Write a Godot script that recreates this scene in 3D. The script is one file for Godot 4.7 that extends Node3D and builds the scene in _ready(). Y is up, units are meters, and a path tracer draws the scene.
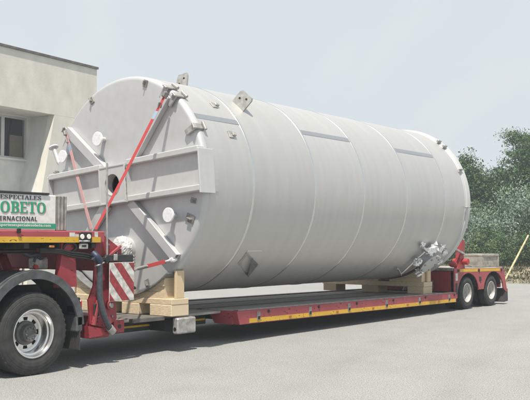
extends Node3D

# ---------------------------------------------------------------- camera figures (from the photograph's perspective)
const PW := 530.0
const PH := 400.0
const FOCAL := 864.15
const YAW := 51.854
const PITCH := 2.727
const EYE := Vector3(0, 1.668, 10.51)
# ---------------------------------------------------------------- the tank
const TX0 := 9.66
const TX1 := 18.83
const TY := 2.58
const TR := 1.79

var M := {}
var T := {}
var rng := RandomNumberGenerator.new()
var taken := {}
var noise := FastNoiseLite.new()

# ================================================================ pixel -> place helpers
func ray(px, py) -> Vector3:
	var y := deg_to_rad(YAW); var p := deg_to_rad(PITCH)
	var f := Vector3(sin(y) * cos(p), sin(p), -cos(y) * cos(p))
	var r := f.cross(Vector3.UP).normalized()
	var u := r.cross(f)
	return f + r * ((px - PW / 2) / FOCAL) + u * ((PH / 2 - py) / FOCAL)
func px_x(px, py, v) -> Vector3:
	var d := ray(px, py); return EYE + d * ((v - EYE.x) / d.x)
func px_y(px, py, v) -> Vector3:
	var d := ray(px, py); return EYE + d * ((v - EYE.y) / d.y)
func px_z(px, py, v) -> Vector3:
	var d := ray(px, py); return EYE + d * ((v - EYE.z) / d.z)
# a point of the tank's shell: x along the tank, angle (degrees, 0 = towards the road side, 90 = top), radius
func shell(x, a, r = TR) -> Vector3:
	return Vector3(x, TY + r * sin(deg_to_rad(a)), r * cos(deg_to_rad(a)))
func px_shell(px, py) -> Vector3:
	var d := ray(px, py)
	var a := d.y * d.y + d.z * d.z
	var b := d.y * (EYE.y - TY) + d.z * EYE.z
	var c := (EYE.y - TY) * (EYE.y - TY) + EYE.z * EYE.z - TR * TR
	return EYE + d * ((-b - sqrt(maxf(b * b - a * c, 0.0))) / a)
func ground_y(x, _z = 0.0) -> float:
	return -0.062 * (1.0 - smoothstep(7.6, 12.5, x))
func deck_y(x) -> float:
	return 0.512 - 0.0095 * (x - 11.0)

# ================================================================ nodes
func numbered(called: String) -> String:
	if not taken.has(called):
		taken[called] = 0
		return called
	taken[called] += 1
	return "%s_%03d" % [called, taken[called]]
func thing(called, label, category, at = Vector3.ZERO, group = "") -> Node3D:
	var o := Node3D.new()
	o.name = numbered(called)
	add_child(o, true)
	o.position = at
	tag(o, label, category, group)
	return o
func tag(o, label, category, group = ""):
	o.set_meta("label", label); o.set_meta("category", category)
	if group != "": o.set_meta("group", group)
func mesh_of(st) -> ArrayMesh:
	return st.commit() if st is SurfaceTool else st
# a part whose shape is given in world coordinates: it is shifted back by where its thing stands
func part(called, st, mat, parent, label = "") -> MeshInstance3D:
	var m := MeshInstance3D.new()
	m.mesh = mesh_of(st)
	m.name = called
	m.material_override = mat
	m.cast_shadow = GeometryInstance3D.SHADOW_CASTING_SETTING_ON
	parent.add_child(m, true)
	var off := Vector3.ZERO
	var q = parent
	while q != self and q is Node3D:
		off += q.position
		q = q.get_parent()
	m.position = -off
	if label != "": m.set_meta("label", label)
	return m
# a part given in its parent's own coordinates
func lpart(called, st, mat, parent, at = Vector3.ZERO) -> MeshInstance3D:
	var m := MeshInstance3D.new()
	m.mesh = mesh_of(st); m.name = called; m.material_override = mat
	parent.add_child(m, true); m.position = at
	return m
func solo(called, st, mat, label, category, at = Vector3.ZERO, group = "") -> MeshInstance3D:
	var m := MeshInstance3D.new()
	m.mesh = mesh_of(st); m.name = numbered(called); m.material_override = mat
	add_child(m, true); m.position = at
	tag(m, label, category, group)
	return m
func structure(called, st, mat) -> MeshInstance3D:
	var m := MeshInstance3D.new()
	m.mesh = mesh_of(st); m.name = called; m.material_override = mat
	add_child(m, true)
	m.set_meta("kind", "structure")
	return m

# ================================================================ shapes
func S() -> SurfaceTool:
	var st := SurfaceTool.new()
	st.begin(Mesh.PRIMITIVE_TRIANGLES)
	return st
func vtx(st, p, n):
	st.set_normal(n); st.add_vertex(p)
func tri(st, a, b, c):
	var n: Vector3 = (b - a).cross(c - a)
	if n.length_squared() < 1e-16: return
	n = n.normalized()
	vtx(st, a, n); vtx(st, c, n); vtx(st, b, n)
func tri_n(st, a, b, c, na, nb, nc):
	if (b - a).cross(c - a).dot(na + nb + nc) >= 0:
		vtx(st, a, na); vtx(st, c, nc); vtx(st, b, nb)
	else:
		vtx(st, a, na); vtx(st, b, nb); vtx(st, c, nc)
func quad(st, a, b, c, d):
	tri(st, a, b, c); tri(st, a, c, d)
func quad_out(st, a, b, c, d, centre):
	var n: Vector3 = (b - a).cross(c - a) + (c - a).cross(d - a)
	if n.dot((a + b + c + d) / 4.0 - centre) < 0: quad(st, a, d, c, b)
	else: quad(st, a, b, c, d)
# eight corners: 0-3 below, 4-7 above
func hexa(st, p):
	var c := Vector3.ZERO
	for q in p: c += q / 8.0
	for f in [[0, 1, 2, 3], [4, 5, 6, 7], [0, 1, 5, 4], [1, 2, 6, 5], [2, 3, 7, 6], [3, 0, 4, 7]]:
		quad_out(st, p[f[0]], p[f[1]], p[f[2]], p[f[3]], c)
# box with chamfered edges, in a frame
func bbox(st, c: Vector3, s: Vector3, bev := 0.01, b := Basis.IDENTITY):
	var h := s / 2.0
	bev = minf(bev, minf(h.x, minf(h.y, h.z)) * 0.9)
	var g := h - Vector3.ONE * bev
	for ax in 3:
		for sg in [-1.0, 1.0]:
			var o := (ax + 1) % 3; var w := (ax + 2) % 3
			var q := []
			for k in [[-1, -1], [1, -1], [1, 1], [-1, 1]]:
				var v := Vector3.ZERO
				v[ax] = sg * h[ax]; v[o] = k[0] * g[o]; v[w] = k[1] * g[w]
				q.append(c + b * v)
			quad_out(st, q[0], q[1], q[2], q[3], c)
	for ax in 3:
		var o := (ax + 1) % 3; var w := (ax + 2) % 3
		for s1 in [-1.0, 1.0]:
			for s2 in [-1.0, 1.0]:
				var q := []
				for k in [[-1.0, 0], [1.0, 0], [1.0, 1], [-1.0, 1]]:
					var v := Vector3.ZERO
					v[ax] = k[0] * g[ax]
					v[o] = s1 * (h[o] if k[1] == 0 else g[o]); v[w] = s2 * (g[w] if k[1] == 0 else h[w])
					q.append(c + b * v)
				quad_out(st, q[0], q[1], q[2], q[3], c)
	for s1 in [-1.0, 1.0]:
		for s2 in [-1.0, 1.0]:
			for s3 in [-1.0, 1.0]:
				var a := c + b * Vector3(s1 * h.x, s2 * g.y, s3 * g.z)
				var d := c + b * Vector3(s1 * g.x, s2 * h.y, s3 * g.z)
				var e := c + b * Vector3(s1 * g.x, s2 * g.y, s3 * h.z)
				if (d - a).cross(e - a).dot(a - c) < 0: tri(st, a, e, d)
				else: tri(st, a, d, e)
func box2(st, lo: Vector3, hi: Vector3, bev := 0.008):
	bbox(st, (lo + hi) / 2.0, (hi - lo).abs(), bev)
# bar of rectangular section between two points; up = direction of its height
func bar(st, a: Vector3, b: Vector3, w: float, h: float, up := Vector3.UP, bev := 0.004):
	var z := (b - a).normalized()
	var x := up.cross(z)
	if x.length() < 1e-4: x = Vector3.RIGHT.cross(z)
	x = x.normalized()
	var y := z.cross(x)
	bbox(st, (a + b) / 2.0, Vector3(w, h, a.distance_to(b)), bev, Basis(x, y, z))
func tube(st, pts: Array, r, sides := 10, caps := true):
	var n := pts.size()
	var rings := []; var dirs := []
	var ref := Vector3.UP
	var lastx := Vector3.ZERO
	for i in n:
		var d: Vector3 = (pts[mini(i + 1, n - 1)] - pts[maxi(i - 1, 0)]).normalized()
		var x: Vector3
		if lastx == Vector3.ZERO:
			if absf(d.dot(ref)) > 0.95: ref = Vector3.RIGHT
			x = ref.cross(d).normalized()
		else:
			x = (lastx - d * lastx.dot(d)).normalized()
		lastx = x
		var y := d.cross(x)
		var rr: float = r[i] if r is Array else r
		var ring := []; var dr := []
		for k in sides:
			var a := TAU * k / sides
			var o := x * cos(a) + y * sin(a)
			ring.append(pts[i] + o * rr); dr.append(o)
		rings.append(ring); dirs.append(dr)
	for i in n - 1:
		for k in sides:
			var l := (k + 1) % sides
			tri_n(st, rings[i][k], rings[i][l], rings[i + 1][l], dirs[i][k], dirs[i][l], dirs[i + 1][l])
			tri_n(st, rings[i][k], rings[i + 1][l], rings[i + 1][k], dirs[i][k], dirs[i + 1][l], dirs[i + 1][k])
	if caps:
		for e in [0, n - 1]:
			var out: Vector3 = (pts[0] - pts[1]).normalized() if e == 0 else (pts[n - 1] - pts[n - 2]).normalized()
			for k in sides:
				tri_n(st, pts[e], rings[e][k], rings[e][(k + 1) % sides], out, out, out)
# turned shape: profile of (along, radius), about axis from origin o; sharp between segments unless smooth
func lathe(st, prof: Array, o: Vector3, axis: Vector3, sides := 48, smooth := false, a0 := 0.0, a1 := TAU):
	axis = axis.normalized()
	var u := Vector3.UP if absf(axis.y) < 0.9 else Vector3.RIGHT
	var x := u.cross(axis).normalized(); var y := axis.cross(x)
	var n := prof.size()
	var sn := []
	for i in n - 1:
		var d: Vector2 = prof[i + 1] - prof[i]
		sn.append(Vector2(-d.y, d.x).normalized())   # (along, radial)
	for i in n - 1:
		var p: Vector2 = prof[i]; var q: Vector2 = prof[i + 1]
		var np: Vector2 = sn[i]; var nq: Vector2 = sn[i]
		if smooth:
			if i > 0: np = (sn[i - 1] + sn[i]).normalized()
			if i < n - 2: nq = (sn[i] + sn[i + 1]).normalized()
		for k in sides:
			var a := a0 + (a1 - a0) * k / sides; var b := a0 + (a1 - a0) * (k + 1) / sides
			var da := x * cos(a) + y * sin(a); var db := x * cos(b) + y * sin(b)
			var A := o + axis * p.x + da * p.y; var B := o + axis * p.x + db * p.y
			var C := o + axis * q.x + db * q.y; var D := o + axis * q.x + da * q.y
			tri_n(st, A, B, C, axis * np.x + da * np.y, axis * np.x + db * np.y, axis * nq.x + db * nq.y)
			tri_n(st, A, C, D, axis * np.x + da * np.y, axis * nq.x + db * nq.y, axis * nq.x + da * nq.y)
# outline in a plane (o, ux, uy), pushed along e
func prism(st, poly, o: Vector3, ux: Vector3, uy: Vector3, e: Vector3):
	var pts := PackedVector2Array(poly)
	if Geometry2D.is_polygon_clockwise(pts): pts.reverse()
	var idx := Geometry2D.triangulate_polygon(pts)
	var flip := ux.cross(uy).dot(e) < 0
	var P := func(v: Vector2) -> Vector3: return o + ux * v.x + uy * v.y
	for i in range(0, idx.size(), 3):
		var a: Vector3 = P.call(pts[idx[i]]); var b: Vector3 = P.call(pts[idx[i + 1]]); var c: Vector3 = P.call(pts[idx[i + 2]])
		var n := (b - a).cross(c - a)
		var far := n.dot(e) > 0
		if far: tri(st, a + e, b + e, c + e); tri(st, a, c, b)
		else: tri(st, a, b, c); tri(st, a + e, c + e, b + e)
	var m := pts.size()
	for i in m:
		var a: Vector3 = P.call(pts[i]); var b: Vector3 = P.call(pts[(i + 1) % m])
		if flip: quad(st, b, a, a + e, b + e)
		else: quad(st, a, b, b + e, a + e)
func ringplate(st, c: Vector3, axis: Vector3, r0: float, r1: float, thick: float, sides := 32):
	lathe(st, [Vector2(0, r0), Vector2(0, r1), Vector2(thick, r1), Vector2(thick, r0), Vector2(0, r0)], c, axis, sides)
func capplate(st, c: Vector3, axis: Vector3, r: float, thick: float, sides := 32):
	var b := minf(thick, r) * 0.2
	lathe(st, [Vector2(0, 0.0), Vector2(0, r - b), Vector2(b, r), Vector2(thick - b, r), Vector2(thick, r - b), Vector2(thick, 0.0)], c, axis, sides)

# ================================================================ materials
func noise_image(seed_, freq, size, octaves := 4, kind := FastNoiseLite.TYPE_SIMPLEX_SMOOTH) -> Image:
	var n := FastNoiseLite.new()
	n.seed = seed_; n.frequency = freq; n.noise_type = kind
	n.fractal_octaves = octaves
	return n.get_seamless_image(size, size)
# grey multiplier texture from low to 1
func tex(seed_, freq, size, low, octaves := 4, power := 1.0, speck := 0.0, tint := Vector3.ONE) -> ImageTexture:
	var im := noise_image(seed_, freq, size, octaves)
	var out := Image.create(size, size, true, Image.FORMAT_RGB8)
	var r := RandomNumberGenerator.new(); r.seed = seed_
	var d := im.get_data()
	var bytes := PackedByteArray(); bytes.resize(size * size * 3)
	im.convert(Image.FORMAT_L8)
	d = im.get_data()
	for i in size * size:
		var v := pow(d[i] / 255.0, power)
		v = low + (1.0 - low) * v
		if speck > 0: v *= 1.0 - speck * r.randf() * r.randf()
		bytes[i * 3] = int(255 * clampf(v * lerpf(tint.x, 1.0, v), 0, 1)); bytes[i * 3 + 1] = int(255 * clampf(v * lerpf(tint.y, 1.0, v), 0, 1)); bytes[i * 3 + 2] = int(255 * clampf(v * lerpf(tint.z, 1.0, v), 0, 1))
	out = Image.create_from_data(size, size, false, Image.FORMAT_RGB8, bytes)
	out.generate_mipmaps()
	return ImageTexture.create_from_image(out)
# paint with chips and scuffs knocked out of it
func chip_tex(seed_, freq, size, level, dark) -> ImageTexture:
	var im := noise_image(seed_, freq, size, 5); im.convert(Image.FORMAT_L8)
	var im2 := noise_image(seed_ + 1, freq * 0.18, size, 4); im2.convert(Image.FORMAT_L8)
	var d := im.get_data(); var e := im2.get_data()
	var bytes := PackedByteArray(); bytes.resize(size * size * 3)
	for i in size * size:
		var k := smoothstep(level, level + 0.05, d[i] / 255.0 * 0.75 + e[i] / 255.0 * 0.25)
		var f := 0.88 + 0.12 * e[i] / 255.0
		var c := Vector3(f, f, f).lerp(dark, k)
		bytes[i * 3] = int(c.x * 255); bytes[i * 3 + 1] = int(c.y * 255); bytes[i * 3 + 2] = int(c.z * 255)
	var out := Image.create_from_data(size, size, false, Image.FORMAT_RGB8, bytes)
	out.generate_mipmaps()
	return ImageTexture.create_from_image(out)
func normal_tex(seed_, freq, size, strength, octaves := 4) -> ImageTexture:
	var im := noise_image(seed_, freq, size, octaves)
	im.convert(Image.FORMAT_RGBA8)
	im.bump_map_to_normal_map(strength)
	return ImageTexture.create_from_image(im)
func mat(lin: Color, rough := 0.7, metal := 0.0, t = null, scale := Vector3.ONE, world := false) -> StandardMaterial3D:
	var m := StandardMaterial3D.new()
	m.albedo_color = lin.linear_to_srgb()
	m.roughness = rough; m.metallic = metal
	if t != null:
		m.albedo_texture = t
		m.uv1_triplanar = true
		m.uv1_world_triplanar = world
		m.uv1_scale = scale
	return m
func with_normal(m, t, s):
	m.normal_enabled = true; m.normal_texture = t; m.normal_scale = s
	return m

func make_materials():
	T.fine = tex(11, 0.06, 512, 0.72, 5, 1.0, 0.25)
	T.coarse = tex(12, 0.012, 512, 0.70, 5)
	T.soft = tex(13, 0.01, 512, 0.90, 4)
	T.dirt = tex(14, 0.007, 512, 0.70, 6, 0.9, 0.05, Vector3(1.0, 0.95, 0.88))
	T.asphalt = tex(15, 0.10, 1024, 0.52, 5, 0.7, 0.62)
	T.steel = tex(16, 0.008, 512, 0.96, 5, 1.0, 0.02)
	T.wood = tex(17, 0.03, 512, 0.76, 5, 1.0, 0.12, Vector3(1.0, 0.9, 0.74))
	T.stain = tex(18, 0.006, 512, 0.91, 6, 1.0, 0.04, Vector3(1.0, 0.98, 0.93))
	T.chip = chip_tex(41, 0.025, 512, 0.72, Vector3(0.45, 0.48, 0.5))
	T.n_fine = normal_tex(21, 0.12, 512, 3.0)
	T.n_wave = normal_tex(22, 0.012, 512, 6.0, 3)
	T.n_crumple = normal_tex(23, 0.05, 512, 16.0, 3)
	M.asphalt = with_normal(mat(Color(0.98, 0.985, 0.965), 0.93, 0.0, T.asphalt, Vector3.ONE * 0.45, true), T.n_fine, 0.45)
	M.asphalt.vertex_color_use_as_albedo = true
	M.steel = mat(Color(0.54, 0.535, 0.525), 0.46, 0.5, T.steel, Vector3(0.8, 0.12, 0.12))
	M.steel_b = mat(Color(0.532, 0.528, 0.518), 0.43, 0.55, T.steel, Vector3(0.7, 0.10, 0.10))
	M.steel_c = mat(Color(0.55, 0.545, 0.535), 0.48, 0.45, T.steel, Vector3(0.9, 0.14, 0.14))
	for m in [M.steel, M.steel_b, M.steel_c]:
		m.roughness = 0.56; m.roughness_texture = T.coarse; m.metallic = 0.55
		with_normal(m, T.n_wave, 0.05)
	M.steel_head = mat(Color(0.525, 0.535, 0.54), 0.5, 0.3, T.steel, Vector3(0.9, 0.9, 0.9))
	M.steel_head.roughness = 0.58; M.steel_head.roughness_texture = T.coarse
	M.steel_beam = mat(Color(0.53, 0.535, 0.535), 0.5, 0.2, T.steel, Vector3(1.3, 1.3, 1.3))
	M.weld = mat(Color(0.70, 0.70, 0.69), 0.24, 0.92, T.steel, Vector3.ONE * 3)
	M.seam = mat(Color(0.42, 0.44, 0.46), 0.42, 0.75, T.steel, Vector3.ONE * 2)
	M.white_cap = mat(Color(0.80, 0.82, 0.84), 0.5, 0.0, T.soft, Vector3.ONE * 3)
	M.foil = with_normal(mat(Color(0.86, 0.865, 0.87), 0.34, 0.25), T.n_crumple, 0.8)
	M.wrap = with_normal(mat(Color(0.60, 0.60, 0.59), 0.45, 0.1, T.soft, Vector3.ONE * 3), T.n_crumple, 0.5)
	M.red = with_normal(mat(Color(0.31, 0.035, 0.048), 0.5, 0.0, T.chip, Vector3.ONE * 1.1, true), T.n_fine, 0.12)
	M.red_rail = with_normal(mat(Color(0.37, 0.068, 0.08), 0.55, 0.0, T.chip, Vector3(0.6, 1.4, 1.4), true), T.n_fine, 0.12)
	M.yellow = mat(Color(0.66, 0.40, 0.035), 0.5, 0.0, T.chip, Vector3(0.9, 2, 2), true)
	M.white_paint = mat(Color(0.74, 0.74, 0.72), 0.5, 0.0, T.dirt, Vector3.ONE * 3, true)
	M.sign = mat(Color(0.74, 0.75, 0.74), 0.45, 0.0, T.soft, Vector3.ONE * 1.5, true)
	M.sign_green = mat(Color(0.02, 0.30, 0.17), 0.45)
	M.sign_red = mat(Color(0.60, 0.20, 0.20), 0.5)
	M.sign_black = mat(Color(0.05, 0.055, 0.06), 0.5)
	M.grey_metal = mat(Color(0.34, 0.34, 0.335), 0.5, 0.35, T.dirt, Vector3.ONE * 2, true)
	M.galv = mat(Color(0.50, 0.50, 0.49), 0.5, 0.35, T.dirt, Vector3.ONE * 2, true)
	M.dark = mat(Color(0.035, 0.036, 0.04), 0.6, 0.0, T.dirt, Vector3.ONE * 2, true)
	M.black = mat(Color(0.018, 0.018, 0.02), 0.55, 0.0, T.fine, Vector3.ONE * 3, true)
	M.deck = with_normal(mat(Color(0.43, 0.41, 0.385), 0.8, 0.0, T.dirt, Vector3(0.5, 1, 3), true), T.n_fine, 0.5)
	M.deck_dark = mat(Color(0.15, 0.145, 0.14), 0.8, 0.0, T.dirt, Vector3(0.7, 1, 2), true)
	M.tyre = with_normal(mat(Color(0.05, 0.051, 0.053), 0.85, 0.0, T.dirt, Vector3.ONE * 2.5), T.n_fine, 0.35)
	M.fender = with_normal(mat(Color(0.10, 0.108, 0.118), 0.62, 0.0, T.dirt, Vector3.ONE * 1.6), T.n_fine, 0.25)
	M.rubber_flap = with_normal(mat(Color(0.055, 0.056, 0.06), 0.8, 0.0, T.dirt, Vector3(3, 1, 3)), T.n_fine, 0.5)
	M.alloy = mat(Color(0.72, 0.72, 0.71), 0.24, 0.95, T.steel, Vector3.ONE * 3)
	M.rim = mat(Color(0.62, 0.62, 0.60), 0.5, 0.25, T.dirt, Vector3.ONE * 3)
	M.hub = mat(Color(0.17, 0.175, 0.18), 0.55, 0.3, T.dirt, Vector3.ONE * 4)
	M.hose = mat(Color(0.09, 0.105, 0.13), 0.6, 0.0, T.dirt, Vector3.ONE * 5, true)
	M.hose_blue = mat(Color(0.035, 0.05, 0.11), 0.5, 0.0, T.fine, Vector3.ONE * 5, true)
	M.strap_red = mat(Color(0.62, 0.07, 0.075), 0.75, 0.0, T.fine, Vector3.ONE * 6, true)
	M.strap_pink = mat(Color(0.86, 0.50, 0.49), 0.75, 0.0, T.fine, Vector3.ONE * 6, true)
	M.stripe = mat(Color(0.38, 0.045, 0.06), 0.5, 0.0, T.dirt, Vector3.ONE * 3, true)
	M.strap_blue = mat(Color(0.26, 0.34, 0.44), 0.7)
	M.lamp_glass = mat(Color(0.75, 0.73, 0.66), 0.15)
	M.lamp_red = mat(Color(0.45, 0.02, 0.02), 0.2)
	M.lamp_amber = mat(Color(0.36, 0.12, 0.03), 0.3)
	M.timber = with_normal(mat(Color(0.82, 0.68, 0.49), 0.8, 0.0, T.wood, Vector3(7, 7, 0.7)), T.n_fine, 0.08)
	M.timber_pale = with_normal(mat(Color(0.86, 0.73, 0.54), 0.8, 0.0, T.wood, Vector3(6, 6, 0.6)), T.n_fine, 0.08)
	M.timber_old = with_normal(mat(Color(0.58, 0.47, 0.33), 0.85, 0.0, T.wood, Vector3(9, 9, 1.0)), T.n_fine, 0.3)
	M.timber_end = mat(Color(0.80, 0.65, 0.44), 0.85, 0.0, T.wood, Vector3(5, 5, 5))
	M.mat_rubber = mat(Color(0.05, 0.06, 0.085), 0.6, 0.0, T.fine, Vector3.ONE * 4, true)
	M.mat_grey = mat(Color(0.24, 0.25, 0.26), 0.6, 0.0, T.dirt, Vector3.ONE * 3, true)
	M.concrete = with_normal(mat(Color(0.68, 0.67, 0.615), 0.9, 0.0, T.stain, Vector3(0.5, 0.22, 0.5), true), T.n_fine, 0.08)
	M.plaster = with_normal(mat(Color(0.66, 0.66, 0.635), 0.9, 0.0, T.stain, Vector3(0.7, 0.4, 0.7), true), T.n_fine, 0.08)
	M.coping = mat(Color(0.22, 0.22, 0.21), 0.6, 0.3, T.dirt, Vector3.ONE, true)
	M.alu = mat(Color(0.55, 0.55, 0.54), 0.4, 0.6)
	M.curtain = mat(Color(0.62, 0.56, 0.44), 0.9, 0.0, T.wood, Vector3(6, 0.6, 6), true)
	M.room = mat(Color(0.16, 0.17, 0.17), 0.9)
	M.box_grey = mat(Color(0.42, 0.40, 0.36), 0.75, 0.0, T.dirt, Vector3.ONE * 1.4, true)
	M.pole_yellow = mat(Color(0.70, 0.64, 0.38), 0.6, 0.0, T.dirt, Vector3.ONE * 2)
	var g := StandardMaterial3D.new()
	g.albedo_color = Color(0.20, 0.24, 0.26, 0.22); g.roughness = 0.03; g.metallic = 0.0
	g.transparency = BaseMaterial3D.TRANSPARENCY_ALPHA
	M.glass = g
	M.bark = with_normal(mat(Color(0.14, 0.115, 0.09), 0.95, 0.0, T.dirt, Vector3(4, 1, 4)), T.n_fine, 0.8)
	var lf := StandardMaterial3D.new()
	lf.vertex_color_use_as_albedo = true; lf.roughness = 0.85; lf.metallic_specular = 0.25
	lf.backlight_enabled = true; lf.backlight = Color(0.25, 0.30, 0.15)
	lf.cull_mode = BaseMaterial3D.CULL_DISABLED
	M.leaf = lf
	M.earth = with_normal(mat(Color(0.46, 0.42, 0.30), 0.95, 0.0, T.dirt, Vector3.ONE * 0.6, true), T.n_fine, 0.6)

# ================================================================ the start
func _ready():
	rng.seed = 20240611
	noise.seed = 5; noise.frequency = 0.6; noise.fractal_octaves = 4
	var cam := Camera3D.new()
	cam.name = "camera"
	cam.fov = rad_to_deg(2.0 * atan(PH / 2.0 / FOCAL))
	cam.near = 0.1; cam.far = 3000.0
	cam.position = EYE
	cam.rotation = Vector3(deg_to_rad(PITCH), -deg_to_rad(YAW), 0)
	add_child(cam); cam.current = true
	var env := Environment.new()
	env.background_mode = Environment.BG_SKY
	var sky := Sky.new()
	sky.sky_material = sky_picture()
	env.sky = sky
	env.background_energy_multiplier = 0.76
	env.tonemap_mode = Environment.TONE_MAPPER_LINEAR
	env.tonemap_exposure = 1.36
	env.fog_enabled = true
	env.fog_density = 0.0018
	env.fog_light_color = Color(0.86, 0.90, 0.93)
	env.sdfgi_enabled = true; env.ssao_enabled = true; env.ssil_enabled = true
	var we := WorldEnvironment.new()
	we.name = "environment"; we.environment = env
	add_child(we)
	var sun := DirectionalLight3D.new()
	sun.name = "sun"
	sun.light_energy = 1.5
	sun.light_color = Color(1.0, 0.965, 0.91)
	sun.light_angular_distance = 1.2
	sun.shadow_enabled = true
	add_child(sun)
	var to_sun := Vector3(-0.36, 1.0, 0.25).normalized()
	sun.basis = Basis.looking_at(-to_sun, Vector3.RIGHT)

	make_materials()
	build_ground()
	build_building()
	build_vegetation()
	build_trailer()
	build_truck()
	build_tank()
	build_timber()
	build_straps()
	build_small()

# a hazy summer sky: pale blue above, milky towards the horizon, thin streaks of high cloud
func sky_picture() -> PanoramaSkyMaterial:
	var w := 1024; var h := 512
	var n := FastNoiseLite.new()
	n.seed = 77; n.frequency = 1.1; n.fractal_octaves = 5
	var bytes := PackedByteArray(); bytes.resize(w * h * 3)
	for j in h:
		var el := (0.5 - (j + 0.5) / h) * PI
		var y := sin(el)
		for i in w:
			var az := (i + 0.5) / w * TAU
			var c: Vector3
			if y >= 0:
				var t := pow(1.0 - y, 3.0)
				c = Vector3(0.645, 0.72, 0.785).lerp(Vector3(0.71, 0.76, 0.79), t)
				var p := Vector3(cos(az) * cos(el), 0, sin(az) * cos(el)) / (y + 0.22)
				var k := n.get_noise_3d(p.x * 0.55 + p.z * 0.5, 3.0, p.z * 1.5 - p.x * 1.2)
				var cl := smoothstep(-0.1, 0.5, k)
				c = c.lerp(Vector3(0.74, 0.775, 0.795), cl * 0.6)
			else:
				c = Vector3(0.36, 0.36, 0.345)
			var col := Color(c.x, c.y, c.z).linear_to_srgb()
			var o := (j * w + i) * 3
			bytes[o] = int(col.r * 255 + 0.5); bytes[o + 1] = int(col.g * 255 + 0.5); bytes[o + 2] = int(col.b * 255 + 0.5)
	var im := Image.create_from_data(w, h, false, Image.FORMAT_RGB8, bytes)
	var m := PanoramaSkyMaterial.new()
	m.panorama = ImageTexture.create_from_image(im)
	return m

# ================================================================ ground
func steps(from_: float, to: float, n: int) -> Array:
	var r := []
	for i in n: r.append(from_ + (to - from_) * i / n)
	return r
func build_ground():
	var xs := [-900.0, -300.0, -100.0, -40.0, -15.0] + steps(-6, 26, 128) + steps(26, 46, 40) + [46.0, 60.0, 100.0, 300.0, 900.0]
	var zs := [-900.0, -300.0, -100.0, -50.0, -30.0] + steps(-22, -4, 36) + steps(-4, 9, 65) + [9.0, 12.0, 20.0, 60.0, 200.0, 900.0]
	var V := PackedVector3Array(); var N := PackedVector3Array(); var C := PackedColorArray(); var I := PackedInt32Array()
	for z in zs:
		for x in xs:
			V.append(Vector3(x, ground_y(x, z), z)); N.append(Vector3.UP)
			C.append(asphalt_tone(x, z))
	var nx := xs.size()
	for j in zs.size() - 1:
		for i in nx - 1:
			var a := j * nx + i
			I.append_array([a, a + 1, a + nx, a + 1, a + nx + 1, a + nx])
	structure("ground", arrays(V, N, C, I), M.asphalt)
	var r := RandomNumberGenerator.new(); r.seed = 4
	var gm := MultiMesh.new()
	gm.transform_format = MultiMesh.TRANSFORM_3D; gm.use_colors = true
	var st := S(); lathe(st, [Vector2(0, 0), Vector2(0, 1.0), Vector2(0.6, 0.8), Vector2(0.9, 0.0)], Vector3.ZERO, Vector3.UP, 5)
	gm.mesh = st.commit(); gm.instance_count = 5200
	for i in gm.instance_count:
		var x := r.randf_range(2.0, 26.0); var z := r.randf_range(0.6, 7.5) - (1.5 if r.randf() < 0.3 else 0.0)
		var sz := 0.003 + 0.006 * r.randf() * r.randf()
		gm.set_instance_transform(i, Transform3D(Basis(Vector3.UP, r.randf() * TAU).scaled(Vector3(sz, sz * 0.7, sz * r.randf_range(0.6, 1.0))), Vector3(x, ground_y(x, z), z)))
		var t := r.randf_range(0.12, 0.5)
		gm.set_instance_color(i, Color(t, t * 0.98, t * 0.94))
	var grit := MultiMeshInstance3D.new()
	grit.multimesh = gm; grit.name = "loose_grit"
	var gmat := mat(Color(1, 1, 1), 0.9); gmat.vertex_color_use_as_albedo = true
	grit.material_override = gmat
	add_child(grit, true)
	grit.set_meta("kind", "stuff"); tag(grit, "loose grit scattered over the grey yard surface", "grit")
	# the verge: an uneven bank of earth and dry grass under the trees
	var vx := steps(31.0, 40.0, 27) + steps(40, 64, 20) + [64.0, 120.0]
	var vz := steps(-60, -14, 24) + steps(-14, 4, 60) + steps(4, 60, 20) + [60.0]
	V = PackedVector3Array(); N = PackedVector3Array(); C = PackedColorArray(); I = PackedInt32Array()
	for z in vz:
		for x in vx:
			V.append(Vector3(x, verge_y(x, z), z)); N.append(Vector3.UP)
			var k := noise.get_noise_2d(x * 0.5, z * 0.5)
			C.append(Color(0.75 + 0.3 * k, 0.75 + 0.25 * k, 0.75 + 0.2 * k))
	nx = vx.size()
	for j in vz.size() - 1:
		for i in nx - 1:
			var a := j * nx + i
			I.append_array([a, a + 1, a + nx, a + 1, a + nx + 1, a + nx])
	M.earth.vertex_color_use_as_albedo = true
	structure("grass_verge", arrays(V, N, C, I), M.earth)
func verge_y(x, z) -> float:
	var edge: float = 32.9 + 0.9 * noise.get_noise_2d(3.0, z * 0.35) + 0.03 * z
	var t: float = (x - edge)
	return -0.05 + 0.16 * smoothstep(-0.8, 1.2, t) + 0.35 * smoothstep(1.0, 9.0, t) + 0.05 * noise.get_noise_2d(x, z) * smoothstep(-0.5, 1.0, t)
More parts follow.
